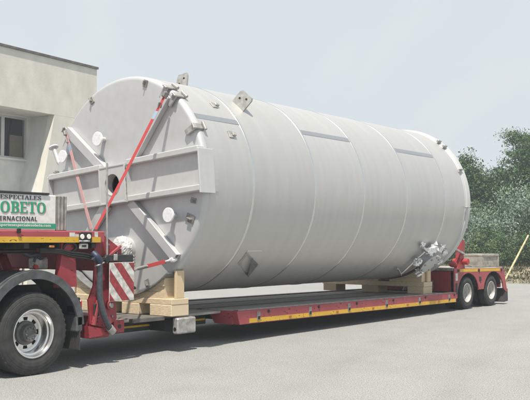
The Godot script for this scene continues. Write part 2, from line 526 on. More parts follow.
func asphalt_tone(x, z) -> Color:
	var k := noise.get_noise_2d(x * 0.35, z * 0.35)
	var k2 := noise.get_noise_2d(x * 1.9 + 40.0, z * 1.9)
	var v := 0.61 + 0.04 * k + 0.04 * k2
	# darker ruts where tyres have rubbed the surface, across the yard
	for rut in [[2.2, 16.5], [4.0, 16.5]]:
		var q: float = z - (rut[0] + (x - rut[1]) * -0.23 + 0.006 * (x - rut[1]) * (x - rut[1]))
		v *= 1.0 - 0.09 * exp(-q * q / 0.05) * clampf(0.6 + noise.get_noise_2d(x * 0.5 + 9, z * 2.0), 0, 1)
	# oil drips under where lorries stand
	for s in [[8.6, 2.6, 0.35], [11.8, 1.9, 0.22], [14.9, 2.3, 0.18], [9.6, 4.2, 0.15], [12.6, 3.1, 0.3], [7.4, 3.4, 0.25], [17.5, 2.4, 0.3]]:
		var d2: float = (x - s[0]) * (x - s[0]) + (z - s[1]) * (z - s[1]) * 2.0
		v *= 1.0 - 0.10 * clampf(exp(-d2 / (s[2] * s[2])) * (1.0 + k2 * 2.0), 0, 1)
	return Color(v * 0.97, v * 0.985, v * 0.99)
func arrays(V, N, C, I) -> ArrayMesh:
	var a := []; a.resize(Mesh.ARRAY_MAX)
	a[Mesh.ARRAY_VERTEX] = V; a[Mesh.ARRAY_NORMAL] = N
	if C != null: a[Mesh.ARRAY_COLOR] = C
	if I != null: a[Mesh.ARRAY_INDEX] = I
	var m := ArrayMesh.new()
	m.add_surface_from_arrays(Mesh.PRIMITIVE_TRIANGLES, a)
	return m

# ================================================================ the building on the left
func build_building():
	var A := Vector3(20.452, 0, -13.217)
	var U := Vector3(-0.9936, 0, 0.113)              # along the front
	var B := U.cross(Vector3.UP).normalized()
	if B.z > 0: B = -B                                # into the building
	var o := thing("office_building", "cream concrete two-storey building with a recessed upper window behind the truck", "building", A)
	var Y := Vector3.UP
	var st: SurfaceTool
	var rect := func(u0, u1, y0, y1) -> Array: return [Vector2(u0, y0), Vector2(u1, y0), Vector2(u1, y1), Vector2(u0, y1)]
	# upper wall panel, three cast panels with open joints
	var cuts := [0.0, 7.2, 11.6, 16.0]
	for i in cuts.size() - 1:
		st = S(); prism(st, rect.call(cuts[i] + (0.006 if i > 0 else 0.0), cuts[i + 1] - 0.006, 5.93, 7.82), A, U, Y, B * 0.3)
		part("wall_panel", st, M.concrete, o)
	# pier with its leaning edge
	st = S(); prism(st, [Vector2(0, -0.3), Vector2(3.3, -0.3), Vector2(2.62, 3.1), Vector2(2.05, 5.926), Vector2(0, 5.926)], A, U, Y, B * 0.3)
	part("pier", st, M.concrete, o)
	# inner face of the pier, going back into the recess
	st = S(); prism(st, [Vector2(2.57, 3.1), Vector2(2.0, 5.926), Vector2(1.85, 5.926), Vector2(2.42, 3.1)], A + B * 0.304, U, Y, B * 0.86)
	part("recess_side", st, M.plaster, o)
	# ground floor wall
	st = S(); prism(st, rect.call(3.3, 16.0, -0.3, 2.98), A + B * 0.1, U, Y, B * 0.3)
	part("ground_floor_wall", st, M.concrete, o)
	st = S(); prism(st, rect.call(2.55, 16.0, 2.984, 3.1), A + B * 0.05, U, Y, B * 1.4)
	part("balcony_slab", st, M.plaster, o)
	st = S(); prism(st, rect.call(1.9, 16.0, 5.93, 6.05), A + B * 0.304, U, Y, B * 1.15)
	part("soffit", st, M.plaster, o)
	# back wall of the recess round the window
	var D := 1.12
	st = S()
	prism(st, rect.call(2.0, 2.2, 3.1, 5.926), A + B * D, U, Y, B * 0.25)
	prism(st, rect.call(2.2, 4.4, 3.1, 4.42), A + B * D, U, Y, B * 0.25)
	prism(st, rect.call(2.2, 4.4, 5.88, 5.926), A + B * D, U, Y, B * 0.25)
	prism(st, rect.call(4.4, 16.0, 3.1, 5.926), A + B * D, U, Y, B * 0.25)
	part("recess_wall", st, M.plaster, o)
	st = S(); prism(st, rect.call(2.1, 4.45, 4.38, 4.44), A + B * (D - 0.08), U, Y, B * 0.2)
	part("window_sill", st, M.plaster, o)
	var w := Node3D.new(); w.name = "window"; o.add_child(w, true)
	for f in [[2.2, 2.28, 4.44, 5.88], [4.32, 4.4, 4.44, 5.88], [2.28, 4.32, 4.44, 4.51], [2.28, 4.32, 5.8, 5.88], [3.16, 3.3, 4.51, 5.8]]:
		st = S(); prism(st, rect.call(f[0], f[1], f[2], f[3]), A + B * (D + 0.05), U, Y, B * 0.08)
		part("frame", st, M.alu, w)
	for f in [[2.285, 3.155], [3.305, 4.315]]:
		st = S(); prism(st, rect.call(f[0], f[1], 4.515, 5.795), A + B * (D + 0.09), U, Y, B * 0.008)
		part("pane", st, M.glass, w)
	st = S(); prism(st, rect.call(2.30, 2.86, 4.5, 5.25), A + B * (D + 0.13), U, Y, B * 0.02)
	part("blind", st, M.curtain, w)
	# the rest of the block
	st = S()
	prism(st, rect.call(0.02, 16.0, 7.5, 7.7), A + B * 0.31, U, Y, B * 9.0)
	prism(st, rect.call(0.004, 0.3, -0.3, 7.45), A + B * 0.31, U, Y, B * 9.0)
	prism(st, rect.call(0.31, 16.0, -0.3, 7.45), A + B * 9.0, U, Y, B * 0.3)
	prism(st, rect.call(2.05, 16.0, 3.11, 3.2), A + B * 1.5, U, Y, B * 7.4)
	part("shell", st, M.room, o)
	st = S(); prism(st, rect.call(-0.04, 16.0, 7.824, 7.9), A - B * 0.05, U, Y, B * 0.42)
	part("coping", st, M.coping, o)

# ================================================================ trees and shrubs
# many small leaves in clumps; blobs: [centre, radii, clumps]
func foliage(seed_, blobs, leaves: int, leaf: float, spread: float, cols: Array, flat := 0.7, narrow := 0.55) -> ArrayMesh:
	var r := RandomNumberGenerator.new(); r.seed = seed_
	var V := PackedVector3Array(); var N := PackedVector3Array(); var C := PackedColorArray(); var I := PackedInt32Array()
	for bl in blobs:
		for k in int(bl[2]):
			var d := Vector3(r.randfn(), r.randfn(), r.randfn()).normalized()
			var c: Vector3 = bl[0] + d * bl[1] * pow(r.randf(), 0.38)
			var base: Color = cols[r.randi() % cols.size()]
			var tone := r.randf_range(0.75, 1.25)
			var size := spread * r.randf_range(0.6, 1.35)
			for l in leaves:
				var p := c + Vector3(r.randfn(), r.randfn() * flat, r.randfn()) * size * 0.55
				var n := (Vector3(r.randfn(), r.randfn() + 0.6, r.randfn()) + d * 0.5).normalized()
				var u := n.cross(Vector3(r.randfn(), r.randfn(), r.randfn())).normalized()
				var v := n.cross(u)
				var s := leaf * r.randf_range(0.45, 1.45)
				var t := tone * r.randf_range(0.8, 1.2)
				var col := Color(base.r * t * 1.3, base.g * t * 1.3, base.b * t * 1.3)
				var i0 := V.size()
				V.append(p - u * s); V.append(p + v * s * narrow); V.append(p + u * s); V.append(p - v * s * narrow)
				for q in 4: N.append(n); C.append(col)
				I.append_array([i0, i0 + 1, i0 + 2, i0, i0 + 2, i0 + 3])
	return arrays(V, N, C, I)
func limbs(seed_, h, blobs, r0) -> SurfaceTool:
	var r := RandomNumberGenerator.new(); r.seed = seed_
	var st := S()
	var top := Vector3(r.randf_range(-0.3, 0.3), h, r.randf_range(-0.3, 0.3))
	var pts := []; var rad := []
	for i in 8:
		var t := i / 7.0
		pts.append(Vector3(top.x * t + 0.12 * sin(t * 5.0), -0.2 + (top.y + 0.2) * t, top.z * t + 0.1 * cos(t * 4.0))); rad.append(r0 * (1.0 - 0.85 * t) * (1.25 if i == 0 else 1.0))
	tube(st, pts, rad, 8)
	for bl in blobs:
		for k in 3:
			var e: Vector3 = bl[0] + Vector3(r.randf_range(-0.5, 0.5), r.randf_range(-0.2, 0.5), r.randf_range(-0.5, 0.5)) * bl[1]
			var sy: float = clampf(e.y * r.randf_range(0.35, 0.7), 0.3, h * 0.9)
			var s := Vector3(top.x * sy / h, sy, top.z * sy / h)
			var mid := s.lerp(e, 0.5) + Vector3(0, 0.2, 0)
			tube(st, [s, mid, e], [r0 * 0.4, r0 * 0.25, r0 * 0.08], 5)
	return st
func tree(proto, at, turn, sc, label, category, called, group):
	var o := thing(called, label, category, at, group)
	o.rotation.y = turn
	o.scale = sc
	var tr := MeshInstance3D.new(); tr.mesh = proto[0]; tr.name = "trunk"; tr.material_override = M.bark; o.add_child(tr, true)
	var cr := MeshInstance3D.new(); cr.mesh = proto[1]; cr.name = "crown"; cr.material_override = M.leaf; o.add_child(cr, true)
	return o
func build_vegetation():
	var dark := [Color(0.045, 0.085, 0.038), Color(0.055, 0.095, 0.045), Color(0.04, 0.075, 0.042), Color(0.07, 0.105, 0.05)]
	var mid := [Color(0.075, 0.125, 0.05), Color(0.09, 0.14, 0.06), Color(0.06, 0.105, 0.05)]
	var silver := [Color(0.16, 0.21, 0.175), Color(0.11, 0.155, 0.11), Color(0.20, 0.25, 0.22), Color(0.09, 0.13, 0.08), Color(0.13, 0.18, 0.13)]
	var protos := {}
	var bA := [[Vector3(0, 5.2, 0), Vector3(2.2, 1.7, 2.2), 90], [Vector3(1.6, 4.0, 0.8), Vector3(1.6, 1.2, 1.6), 60], [Vector3(-1.7, 4.2, -0.3), Vector3(1.5, 1.3, 1.5), 60], [Vector3(0.2, 3.0, -1.4), Vector3(1.9, 1.2, 1.5), 60], [Vector3(-0.4, 2.6, 1.5), Vector3(1.9, 1.2, 1.4), 60], [Vector3(0.6, 6.6, 0.1), Vector3(1.1, 0.9, 1.1), 30]]
	protos.broad = [mesh_of(limbs(1, 6.0, bA, 0.2)), foliage(31, bA, 62, 0.075, 0.62, dark, 0.6)]
	var bB := [[Vector3(0, 6.3, 0), Vector3(0.75, 1.1, 0.75), 40], [Vector3(0.35, 5.0, 0.2), Vector3(1.0, 1.0, 1.0), 50], [Vector3(-0.4, 3.7, -0.2), Vector3(1.25, 1.1, 1.25), 60], [Vector3(0.2, 2.3, 0.1), Vector3(1.4, 1.1, 1.4), 60]]
	protos.slim = [mesh_of(limbs(2, 6.6, bB, 0.13)), foliage(32, bB, 50, 0.072, 0.5, mid + dark, 0.9)]
	var bC := []
	var rc := RandomNumberGenerator.new(); rc.seed = 8
	for i in 15:
		var y := 1.8 + 5.6 * i / 14.0
		var rr := 2.6 * (1.0 - 0.55 * i / 14.0)
		var a := i * 2.4
		bC.append([Vector3(cos(a) * rr * 0.55, y, sin(a) * rr * 0.55), Vector3(rr * 0.62, 0.42, rr * 0.62), 20])
	protos.layered = [mesh_of(limbs(3, 7.2, bC, 0.2)), foliage(33, bC, 70, 0.07, 0.55, dark + mid, 0.45, 0.4)]
	var bS := [[Vector3(0, 2.3, 0), Vector3(1.3, 1.0, 1.3), 60], [Vector3(0.8, 1.3, 0.5), Vector3(1.1, 0.9, 1.1), 45], [Vector3(-0.9, 1.2, 0.2), Vector3(1.1, 0.9, 1.1), 45], [Vector3(0.1, 0.7, -0.6), Vector3(1.3, 0.6, 1.2), 40]]
	protos.silver = [mesh_of(limbs(4, 2.6, bS, 0.07)), foliage(34, bS, 55, 0.06, 0.42, silver, 0.8, 0.45)]
	var bT := [[Vector3(0, 1.4, 0), Vector3(1.1, 0.7, 1.1), 50], [Vector3(0.6, 0.8, 0.4), Vector3(0.9, 0.6, 0.9), 40], [Vector3(-0.6, 0.7, 0.1), Vector3(0.9, 0.6, 0.9), 40]]
	protos.green_shrub = [mesh_of(limbs(5, 1.6, bT, 0.05)), foliage(35, bT, 45, 0.06, 0.38, mid + dark + [Color(0.12, 0.15, 0.08)], 0.8, 0.45)]
	# tall trees: [proto, x, z, height scale, width scale]
	var list := [
		["slim", 49.0, -12.1, 0.93, 0.95, "slender tree with a narrow open crown right beside the tank's far rim"],
		["broad", 53.0, -11.4, 0.80, 0.95, "dark broadleaf tree filling the gap between the slender tree and the tallest crowns"],
		["layered", 51.0, -9.3, 1.03, 1.0, "tall tree with flat layered branches rising above the silvery shrubs"],
		["broad", 50.0, -7.2, 1.13, 1.05, "tallest wide dark green broadleaf tree, beyond the leaning yellow pole"],
		["broad", 55.0, -14.4, 0.84, 1.1, "dark broadleaf tree standing behind the slender tree by the tank"],
		["layered", 57.0, -12.6, 0.78, 1.1, "layered tree in the back row, behind the slender tree and its broadleaf neighbour"],
		["broad", 56.0, -8.2, 1.12, 1.1, "broadleaf tree in the back row, behind the tallest dark green tree"],
		["layered", 54.0, -4.6, 1.12, 1.1, "layered tree on the side of the tallest broadleaf tree away from the tank"],
		["broad", 52.0, -17.5, 0.95, 1.05, "broadleaf tree hidden behind the tank's far end, farthest from the pole"],
		["slim", 48.5, -15.2, 0.9, 1.1, "shorter slender tree hidden behind the tank's far end"]]
	var n := 0
	for t in list:
		var at := Vector3(t[1], verge_y(t[1], t[2]) - 0.05, t[2])
		tree(protos[t[0]], at, n * 1.9, Vector3(t[4], t[3], t[4]), t[5], "tree", {"broad": "broadleaf_tree", "slim": "slender_tree", "layered": "layered_tree"}[t[0]], "trees beyond the verge")
		n += 1
	for t in [[44.0, -11.6, 0.78], [44.6, -9.8, 0.92], [43.4, -8.6, 0.8], [45.2, -7.4, 1.28], [43.8, -6.2, 1.1], [46.0, -5.2, 1.3], [44.4, -3.6, 1.1], [46.2, -10.6, 1.0], [45.4, -13.4, 0.8], [45.0, -1.6, 1.1]]:
		tree(protos.silver, Vector3(t[0], verge_y(t[0], t[1]) - 0.04, t[1]), n * 1.3, Vector3(1, t[2], 1) * (0.8 + 0.25 * t[2]), ("tall silvery green shrub rising highest among the shrubs before the dark trees" if t[2] > 1.2 else ("low silvery green shrub at the edge of the verge beyond the trailer's rear" if t[2] < 0.95 else "medium silvery green leafy shrub standing along the grass verge")), "shrub", "silver_shrub", "silver shrubs along the verge")
		n += 1
	for t in [[41.6, -10.4, 0.8], [41.8, -7.9, 0.9], [41.3, -6.7, 0.7], [42.0, -5.3, 0.95], [41.5, -4.0, 0.8], [47.5, -8.6, 1.6], [47.8, -11.8, 1.5], [48.0, -5.6, 1.6], [42.0, -2.4, 0.9]]:
		tree(protos.green_shrub, Vector3(t[0], verge_y(t[0], t[1]) - 0.04, t[1]), n * 1.7, Vector3.ONE * t[2], ("large green bush filling the gap between silvery shrubs and tall trees" if t[2] > 1.2 else "low green bush growing between grass verge and silvery shrubs"), "bush", "green_bush", "green bushes on the verge")
		n += 1
	# dry grass on the verge: stuff
	var V := PackedVector3Array(); var N := PackedVector3Array(); var C := PackedColorArray()
	var r := RandomNumberGenerator.new(); r.seed = 99
	var gc := [Color(0.42, 0.38, 0.20), Color(0.46, 0.41, 0.25), Color(0.20, 0.25, 0.10), Color(0.32, 0.32, 0.15), Color(0.50, 0.46, 0.30)]
	for i in 26000:
		var z := r.randf_range(-16.0, 3.0)
		var x := 32.4 + pow(r.randf(), 1.4) * 11.0
		if noise.get_noise_2d(x * 0.8, z * 0.8) < -0.28: continue
		var edge: float = 32.9 + 0.9 * noise.get_noise_2d(3.0, z * 0.35) + 0.03 * z
		if x < edge: continue
		var h := r.randf_range(0.04, 0.14) * (0.6 + 0.8 * smoothstep(0.0, 4.0, x - edge))
		var p := Vector3(x, verge_y(x, z) - 0.01, z)
		var a := r.randf() * TAU
		var d := Vector3(cos(a), 0, sin(a))
		var tip := p + Vector3(r.randfn() * 0.06, h, r.randfn() * 0.06)
		var nn := Vector3(-d.z, 0.5, d.x).normalized()
		var col: Color = gc[r.randi() % gc.size()]
		for q in [p - d * 0.018, p + d * 0.018, tip]:
			V.append(q); N.append(nn); C.append(col)
	var g := MeshInstance3D.new()
	g.mesh = arrays(V, N, C, null); g.name = "dry_grass"; g.material_override = M.leaf
	add_child(g, true)
	g.set_meta("kind", "stuff"); tag(g, "short dry yellowish grass along the verge under the trees", "grass")

# ================================================================ wheels
# a wheel whose outer side faces +z (s = 1) or -z; o = centre of the outermost bulge
func wheel(parent, called, c: Vector3, s: float, R: float, rimR: float, width: float, style: String):
	var w := Node3D.new(); w.name = called
	parent.add_child(w, true)
	w.position = c - parent.position
	var ax := Vector3(0, 0, s)
	var k := R / 0.537
	var st := S()
	var prof := [Vector2(-0.045, rimR + 0.006), Vector2(-0.020, rimR + 0.014), Vector2(-0.013, rimR + 0.030), Vector2(-0.016, rimR + 0.034), Vector2(-0.004, lerpf(rimR, R, 0.30)), Vector2(0.0, lerpf(rimR, R, 0.48)), Vector2(-0.006, lerpf(rimR, R, 0.66)), Vector2(-0.012, lerpf(rimR, R, 0.70)), Vector2(-0.010, lerpf(rimR, R, 0.73)), Vector2(-0.020, lerpf(rimR, R, 0.87)), Vector2(-0.034, R - 0.016), Vector2(-0.046, R - 0.004)]
	prof.reverse()
	# tread with circumferential grooves
	var tread := []
	var bands := 5
	var t0 := 0.046; var t1 := width - 0.046
	for i in bands:
		var a := lerpf(t0, t1, i / float(bands)); var b := lerpf(t0, t1, (i + 1) / float(bands))
		tread.append_array([Vector2(-a - 0.004, R - 0.001), Vector2(-b + 0.008, R - 0.001), Vector2(-b + 0.006, R - 0.014 * k), Vector2(-b - 0.002, R - 0.014 * k)])
	var all := []
	var back := [Vector2(-width + 0.034, R - 0.016), Vector2(-width + 0.01, lerpf(rimR, R, 0.7)), Vector2(-width, lerpf(rimR, R, 0.45)), Vector2(-width + 0.02, rimR + 0.02), Vector2(-width + 0.05, rimR)]
	tread.reverse()
	back.reverse()
	all.append_array(back); all.append_array(tread); all.append_array(prof)
	lathe(st, all, Vector3.ZERO, ax, 72)
	# shoulder blocks
	var nb := 46
	for i in nb:
		var a := TAU * i / nb
		var d := Vector3(cos(a), sin(a), 0)
		bbox(st, d * (R - 0.017 * k) + ax * -0.055, Vector3(0.03 * k, 0.03 * k, 0.045), 0.003, Basis(d, Vector3(-sin(a), cos(a), 0), Vector3.BACK))
	lpart("tyre", st, M.tyre, w)
	var rm = M.alloy if style == "drive" else M.rim
	st = S()
	var dish := -0.155 if style == "drive" else -0.10
	lathe(st, [Vector2(-0.030, rimR + 0.012), Vector2(-0.012, rimR + 0.012), Vector2(-0.008, rimR + 0.004), Vector2(-0.016, rimR - 0.008), Vector2(-0.045, rimR - 0.022), Vector2(-0.075, rimR - 0.026), Vector2(-0.085, rimR - 0.045), Vector2(dish - 0.03, rimR - 0.060), Vector2(dish - 0.045, rimR - 0.085)], Vector3.ZERO, ax, 64, false)
	lpart("rim", st, rm, w)
	st = S()
	var holes := 8
	var ro := rimR - 0.08; var ri := rimR * 0.46
	var zf := dish - 0.045
	# the disc with its hand holes: spokes between two rings
	ringplate(st, ax * (zf - 0.012), ax, ri - 0.05, ri + (ro - ri) * 0.28, 0.014, 48)
	ringplate(st, ax * (zf - 0.012), ax, ri + (ro - ri) * 0.78, ro + 0.004, 0.014, 48)
	for i in holes:
		var a0 := TAU * (i + 0.22) / holes; var a1 := TAU * (i + 0.78) / holes
		for j in 4:
			var b0 := lerpf(a0, a1, j / 4.0); var b1 := lerpf(a0, a1, (j + 1) / 4.0)
			var p := func(b, rr, z): return Vector3(cos(b) * rr, sin(b) * rr, 0) + ax * z
			var r0 := ri + (ro - ri) * 0.26; var r1 := ri + (ro - ri) * 0.80
			hexa(st, [p.call(b0, r0, zf - 0.011), p.call(b1, r0, zf - 0.011), p.call(b1, r1, zf - 0.011), p.call(b0, r1, zf - 0.011), p.call(b0, r0, zf + 0.001), p.call(b1, r0, zf + 0.001), p.call(b1, r1, zf + 0.001), p.call(b0, r1, zf + 0.001)])
	lpart("disc", st, M.rim if style != "drive" else M.alloy, w)
	st = S()
	if style == "drive":
		lathe(st, [Vector2(zf + 0.002, ri + 0.02), Vector2(zf + 0.03, ri + 0.015), Vector2(zf + 0.04, ri - 0.02), Vector2(zf + 0.10, ri - 0.035), Vector2(zf + 0.115, ri - 0.05), Vector2(zf + 0.115, 0.035), Vector2(zf + 0.105, 0.0)].map(func(v): return v), Vector3.ZERO, ax, 40)
	else:
		lathe(st, [Vector2(zf + 0.002, ri), Vector2(zf + 0.05, ri - 0.03), Vector2(zf + 0.06, ri - 0.045), Vector2(zf + 0.07, 0.0)], Vector3.ZERO, ax, 32)
	lpart("hub", st, M.hub if style == "drive" else M.grey_metal, w)
	for i in 10:
		var a := TAU * (i + 0.3) / 10
		st = S()
		var rr := ri - 0.065 if style == "drive" else ri + 0.012
		var z0 := zf + 0.115 if style == "drive" else zf + 0.0
		capplate(st, Vector3(cos(a) * rr, sin(a) * rr, 0) + ax * z0, ax, 0.013, 0.02, 6)
		lpart("wheel_nut", st, M.hub if style == "drive" else M.grey_metal, w)
	return w
func arc_sheet(st, c: Vector3, r0: float, r1: float, a0: float, a1: float, z0: float, z1: float, n := 28):
	for i in n:
		var a := deg_to_rad(lerpf(a0, a1, i / float(n))); var b := deg_to_rad(lerpf(a0, a1, (i + 1) / float(n)))
		var da := Vector3(cos(a), sin(a), 0); var db := Vector3(cos(b), sin(b), 0)
		hexa(st, [c + da * r0 + Vector3(0, 0, z0), c + db * r0 + Vector3(0, 0, z0), c + db * r0 + Vector3(0, 0, z1), c + da * r0 + Vector3(0, 0, z1), c + da * r1 + Vector3(0, 0, z0), c + db * r1 + Vector3(0, 0, z0), c + db * r1 + Vector3(0, 0, z1), c + da * r1 + Vector3(0, 0, z1)])

# ================================================================ the truck at the left edge
func build_truck():
	var c := Vector3(6.985, 0.475, 0)
	var o := thing("tractor_truck", "black-framed tractor truck rear with grey fender and polished wheel under the sign", "truck", Vector3(6.985, -0.062, 0))
	wheel(o, "wheel", Vector3(c.x, c.y, 1.25), 1, 0.537, 0.305, 0.32, "drive")
	wheel(o, "wheel", Vector3(c.x, c.y, 0.90), 1, 0.537, 0.305, 0.30, "inner")
	wheel(o, "wheel", Vector3(c.x, c.y, -1.25), -1, 0.537, 0.305, 0.32, "drive")
	wheel(o, "wheel", Vector3(c.x, c.y, -0.90), -1, 0.537, 0.305, 0.30, "inner")
	var st := S()
	tube(st, [Vector3(c.x, c.y, -0.88), Vector3(c.x, c.y, 0.88)], 0.11, 14)
	part("axle", st, M.dark, o)
	for s in [-1.0, 1.0]:
		st = S(); box2(st, Vector3(3.0, 0.78, s * 0.42 - 0.045), Vector3(7.75, 1.06, s * 0.42 + 0.045))
		part("chassis_rail", st, M.dark, o)
	st = S(); box2(st, Vector3(7.60, 0.74, -0.9), Vector3(7.70, 0.95, 0.9))
	part("rear_crossmember", st, M.dark, o)
	st = S(); capplate(st, Vector3(6.7, 1.10, 0), Vector3.UP, 0.46, 0.08, 32)
	part("fifth_wheel", st, M.dark, o)
	for s in [-1.0, 1.0]:
		var z0: float = 0.60 * s; var z1: float = 1.27 * s
		var f := S()
		arc_sheet(f, c + Vector3(0, 0.01, 0), 0.775, 0.80, 4, 176, minf(z0, z1), maxf(z0, z1), 40)
		var lip0: float = minf(z1, z1 - 0.035 * s); var lip1: float = maxf(z1, z1 - 0.035 * s)
		arc_sheet(f, c + Vector3(0, 0.01, 0), 0.695, 0.776, 4, 176, lip0, lip1, 40)
		arc_sheet(f, c + Vector3(0, 0.01, 0), 0.80, 0.812, 4, 176, minf(z1 - 0.05 * s, z1 - 0.09 * s), maxf(z1 - 0.05 * s, z1 - 0.09 * s), 40)
		var fd := part("fender", f, M.fender, o)
		var g := S(); box2(g, Vector3(7.655, 0.44, minf(z0, z1)), Vector3(7.765, 0.66, maxf(z0, z1)), 0.02)
		part("fender_end", g, M.fender, fd)
		g = S()
		for i in 22:
			var za: float = lerpf(z0 + 0.03 * s, z1 - 0.01 * s, i / 22.0); var zb: float = lerpf(z0 + 0.03 * s, z1 - 0.01 * s, (i + 0.62) / 22.0)
			box2(g, Vector3(7.690, 0.20, minf(za, zb)), Vector3(7.715, 0.45, maxf(za, zb)), 0.003)
		box2(g, Vector3(7.703, 0.195, minf(z0 + 0.02 * s, z1)), Vector3(7.722, 0.455, maxf(z0 + 0.02 * s, z1)), 0.004)
		part("mudflap", g, M.rubber_flap, o)
		g = S(); box2(g, Vector3(7.77, 0.74, s * 1.1 - 0.09), Vector3(7.82, 0.86, s * 1.1 + 0.09), 0.015)
		part("tail_lamp", g, M.lamp_red, o)
		g = S(); box2(g, Vector3(7.70, 0.70, s * 1.1 - 0.11), Vector3(7.768, 0.90, s * 1.1 + 0.11), 0.012)
		part("lamp_housing", g, M.black, o)
	# air lines and couplings behind the cab
	st = S()
	tube(st, [px_z(22, 252, 0.9), px_z(30, 256, 0.95), px_z(38, 254, 0.95), px_z(42, 258, 0.9)], 0.03, 8)
	tube(st, [px_z(34, 262, 0.9), px_z(36, 256, 0.92), px_z(41, 259, 0.92)], 0.02, 8)
	part("air_line", st, M.hose, o)
	st = S(); box2(st, px_z(36, 268, 0.8) - Vector3(0.06, 0.02, 0.1), px_z(43, 259, 0.8) + Vector3(0.02, 0.02, 0.1), 0.02)
	part("coupling_block", st, M.white_paint, o)
	st = S(); capplate(st, px_z(34.5, 267, 1.0), Vector3.BACK, 0.035, 0.05, 14)
	part("air_coupling", st, M.strap_red, o)

# ================================================================ the low-loader trailer
func text_on(words, size, depth, mat_, parent, right_top: Vector3, called, font_kind = "Droid Sans", bold := true, width_ := -1.0, height_ := -1.0):
	var f := SystemFont.new()
	f.font_names = PackedStringArray([font_kind]); f.font_weight = 700 if bold else 400
	var t := TextMesh.new()
	t.text = words; t.font = f; t.font_size = 48; t.pixel_size = size / 48.0; t.depth = depth
	t.horizontal_alignment = HORIZONTAL_ALIGNMENT_LEFT
	var ab := t.get_aabb()
	var m := MeshInstance3D.new()
	m.mesh = t; m.name = called; m.material_override = mat_
	parent.add_child(m, true)
	var sx := 1.0; var sy := 1.0
	if width_ > 0: sx = width_ / ab.size.x
	if height_ > 0: sy = height_ / ab.size.y
	m.scale = Vector3(sx, sy, 1)
	# place so that the text's bounding box has its top right corner at right_top
	m.position = right_top - Vector3((ab.position.x + ab.size.x) * sx, (ab.position.y + ab.size.y) * sy, ab.position.z + ab.size.z / 2.0)
	var q = parent
	while q != self:
		m.position -= q.position
		q = q.get_parent()
	return m
func build_trailer():
	var o := thing("low_loader_trailer", "red low-bed trailer with yellow edge stripe carrying the steel tank", "trailer", Vector3(15.0, 0, 0))
	var st: SurfaceTool
	# ---- lower deck
	var xa := 11.0; var xb := 19.12
	st = S()
	hexa(st, [Vector3(xa, deck_y(xa) - 0.16, -1.18), Vector3(xb, deck_y(xb) - 0.16, -1.18), Vector3(xb, deck_y(xb) - 0.16, 1.18), Vector3(xa, deck_y(xa) - 0.16, 1.18), Vector3(xa, deck_y(xa) - 0.02, -1.18), Vector3(xb, deck_y(xb) - 0.02, -1.18), Vector3(xb, deck_y(xb) - 0.02, 1.18), Vector3(xa, deck_y(xa) - 0.02, 1.18)])
	part("deck_frame", st, M.dark, o)
	# floor boards, laid lengthwise with open joints, lighter steel strips between
	var zz := -1.17
	var widths := [0.36, 0.36, 0.12, 0.34, 0.34, 0.12, 0.34, 0.36]
	for i in widths.size():
		var za: float = zz + 0.004; var zb: float = zz + widths[i] - 0.004
		var up := 0.0 if i in [2, 5] else -0.004
		st = S()
		hexa(st, [Vector3(xa + 0.02, deck_y(xa) - 0.019, za), Vector3(xb - 0.03, deck_y(xb) - 0.019, za), Vector3(xb - 0.03, deck_y(xb) - 0.019, zb), Vector3(xa + 0.02, deck_y(xa) - 0.019, zb), Vector3(xa + 0.02, deck_y(xa) + up, za), Vector3(xb - 0.03, deck_y(xb) + up, za), Vector3(xb - 0.03, deck_y(xb) + up, zb), Vector3(xa + 0.02, deck_y(xa) + up, zb)])
		part("floor_plank", st, M.deck_dark if i in [2, 5] else M.deck, o)
		zz += widths[i]
	# side rails with chamfered front corner
	for s in [-1.0, 1.0]:
		st = S()
		var z0: float = 1.183 * s; var e := Vector3(0, 0, 0.117 * s)
		prism(st, [Vector2(xa + 0.05, deck_y(xa) - 0.225), Vector2(xb, deck_y(xb) - 0.218), Vector2(xb, deck_y(xb) + 0.004), Vector2(xa, deck_y(xa) + 0.004), Vector2(xa - 0.02, deck_y(xa) - 0.02)], Vector3(0, 0, z0), Vector3.RIGHT, Vector3.UP, e)
		var rail := part("side_rail", st, M.red_rail, o)
		st = S()
		var y := func(x, d): return deck_y(x) - d
		var zf: float = 1.3003 * s
		for k in 5:
			var p: float = lerpf(xa + 0.30, xb - 0.02, k / 5.0); var q: float = lerpf(xa + 0.30, xb - 0.02, (k + 1) / 5.0) - 0.012
			st = S()
			prism(st, [Vector2(p, y.call(p, 0.212)), Vector2(q, y.call(q, 0.212)), Vector2(q, y.call(q, 0.137)), Vector2(p, y.call(p, 0.137))], Vector3(0, 0, zf), Vector3.RIGHT, Vector3.UP, Vector3(0, 0, 0.003 * s))
			part("yellow_strip", st, M.yellow, rail)
		# pale worn top edge
		st = S(); bar(st, Vector3(xa + 0.02, deck_y(xa) + 0.012, 1.24 * s), Vector3(xb, deck_y(xb) + 0.012, 1.24 * s), 0.11, 0.014)
		part("edge_angle", st, M.galv, rail)
		for px in [258.5, 310.0, 349.0, 386.5, 419.5, 449.0]:
			var x: float = px_z(px, 303, 1.3).x
			st = S()
			var cy := deck_y(x) - 0.105
			bbox(st, Vector3(x, cy, 1.302 * s), Vector3(0.085, 0.15, 0.02), 0.006)
			var pk := part("lashing_pocket", st, M.grey_metal, rail)
			st = S(); bbox(st, Vector3(x, cy - 0.03, 1.314 * s), Vector3(0.06, 0.05, 0.012), 0.003)
			part("pocket_slot", st, M.black, pk)
			st = S()
			tube(st, [Vector3(x + 0.28, cy + 0.06, 1.302 * s), Vector3(x + 0.28, cy + 0.06, 1.315 * s)], 0.028, 12)
			part("socket", st, M.black, rail)
			if px > 440: continue
			st = S(); bbox(st, Vector3(x + 0.9, deck_y(x + 0.9) - 0.165, 1.309 * s), Vector3(0.07, 0.035, 0.014), 0.004)
			part("side_marker", st, M.lamp_amber, rail)
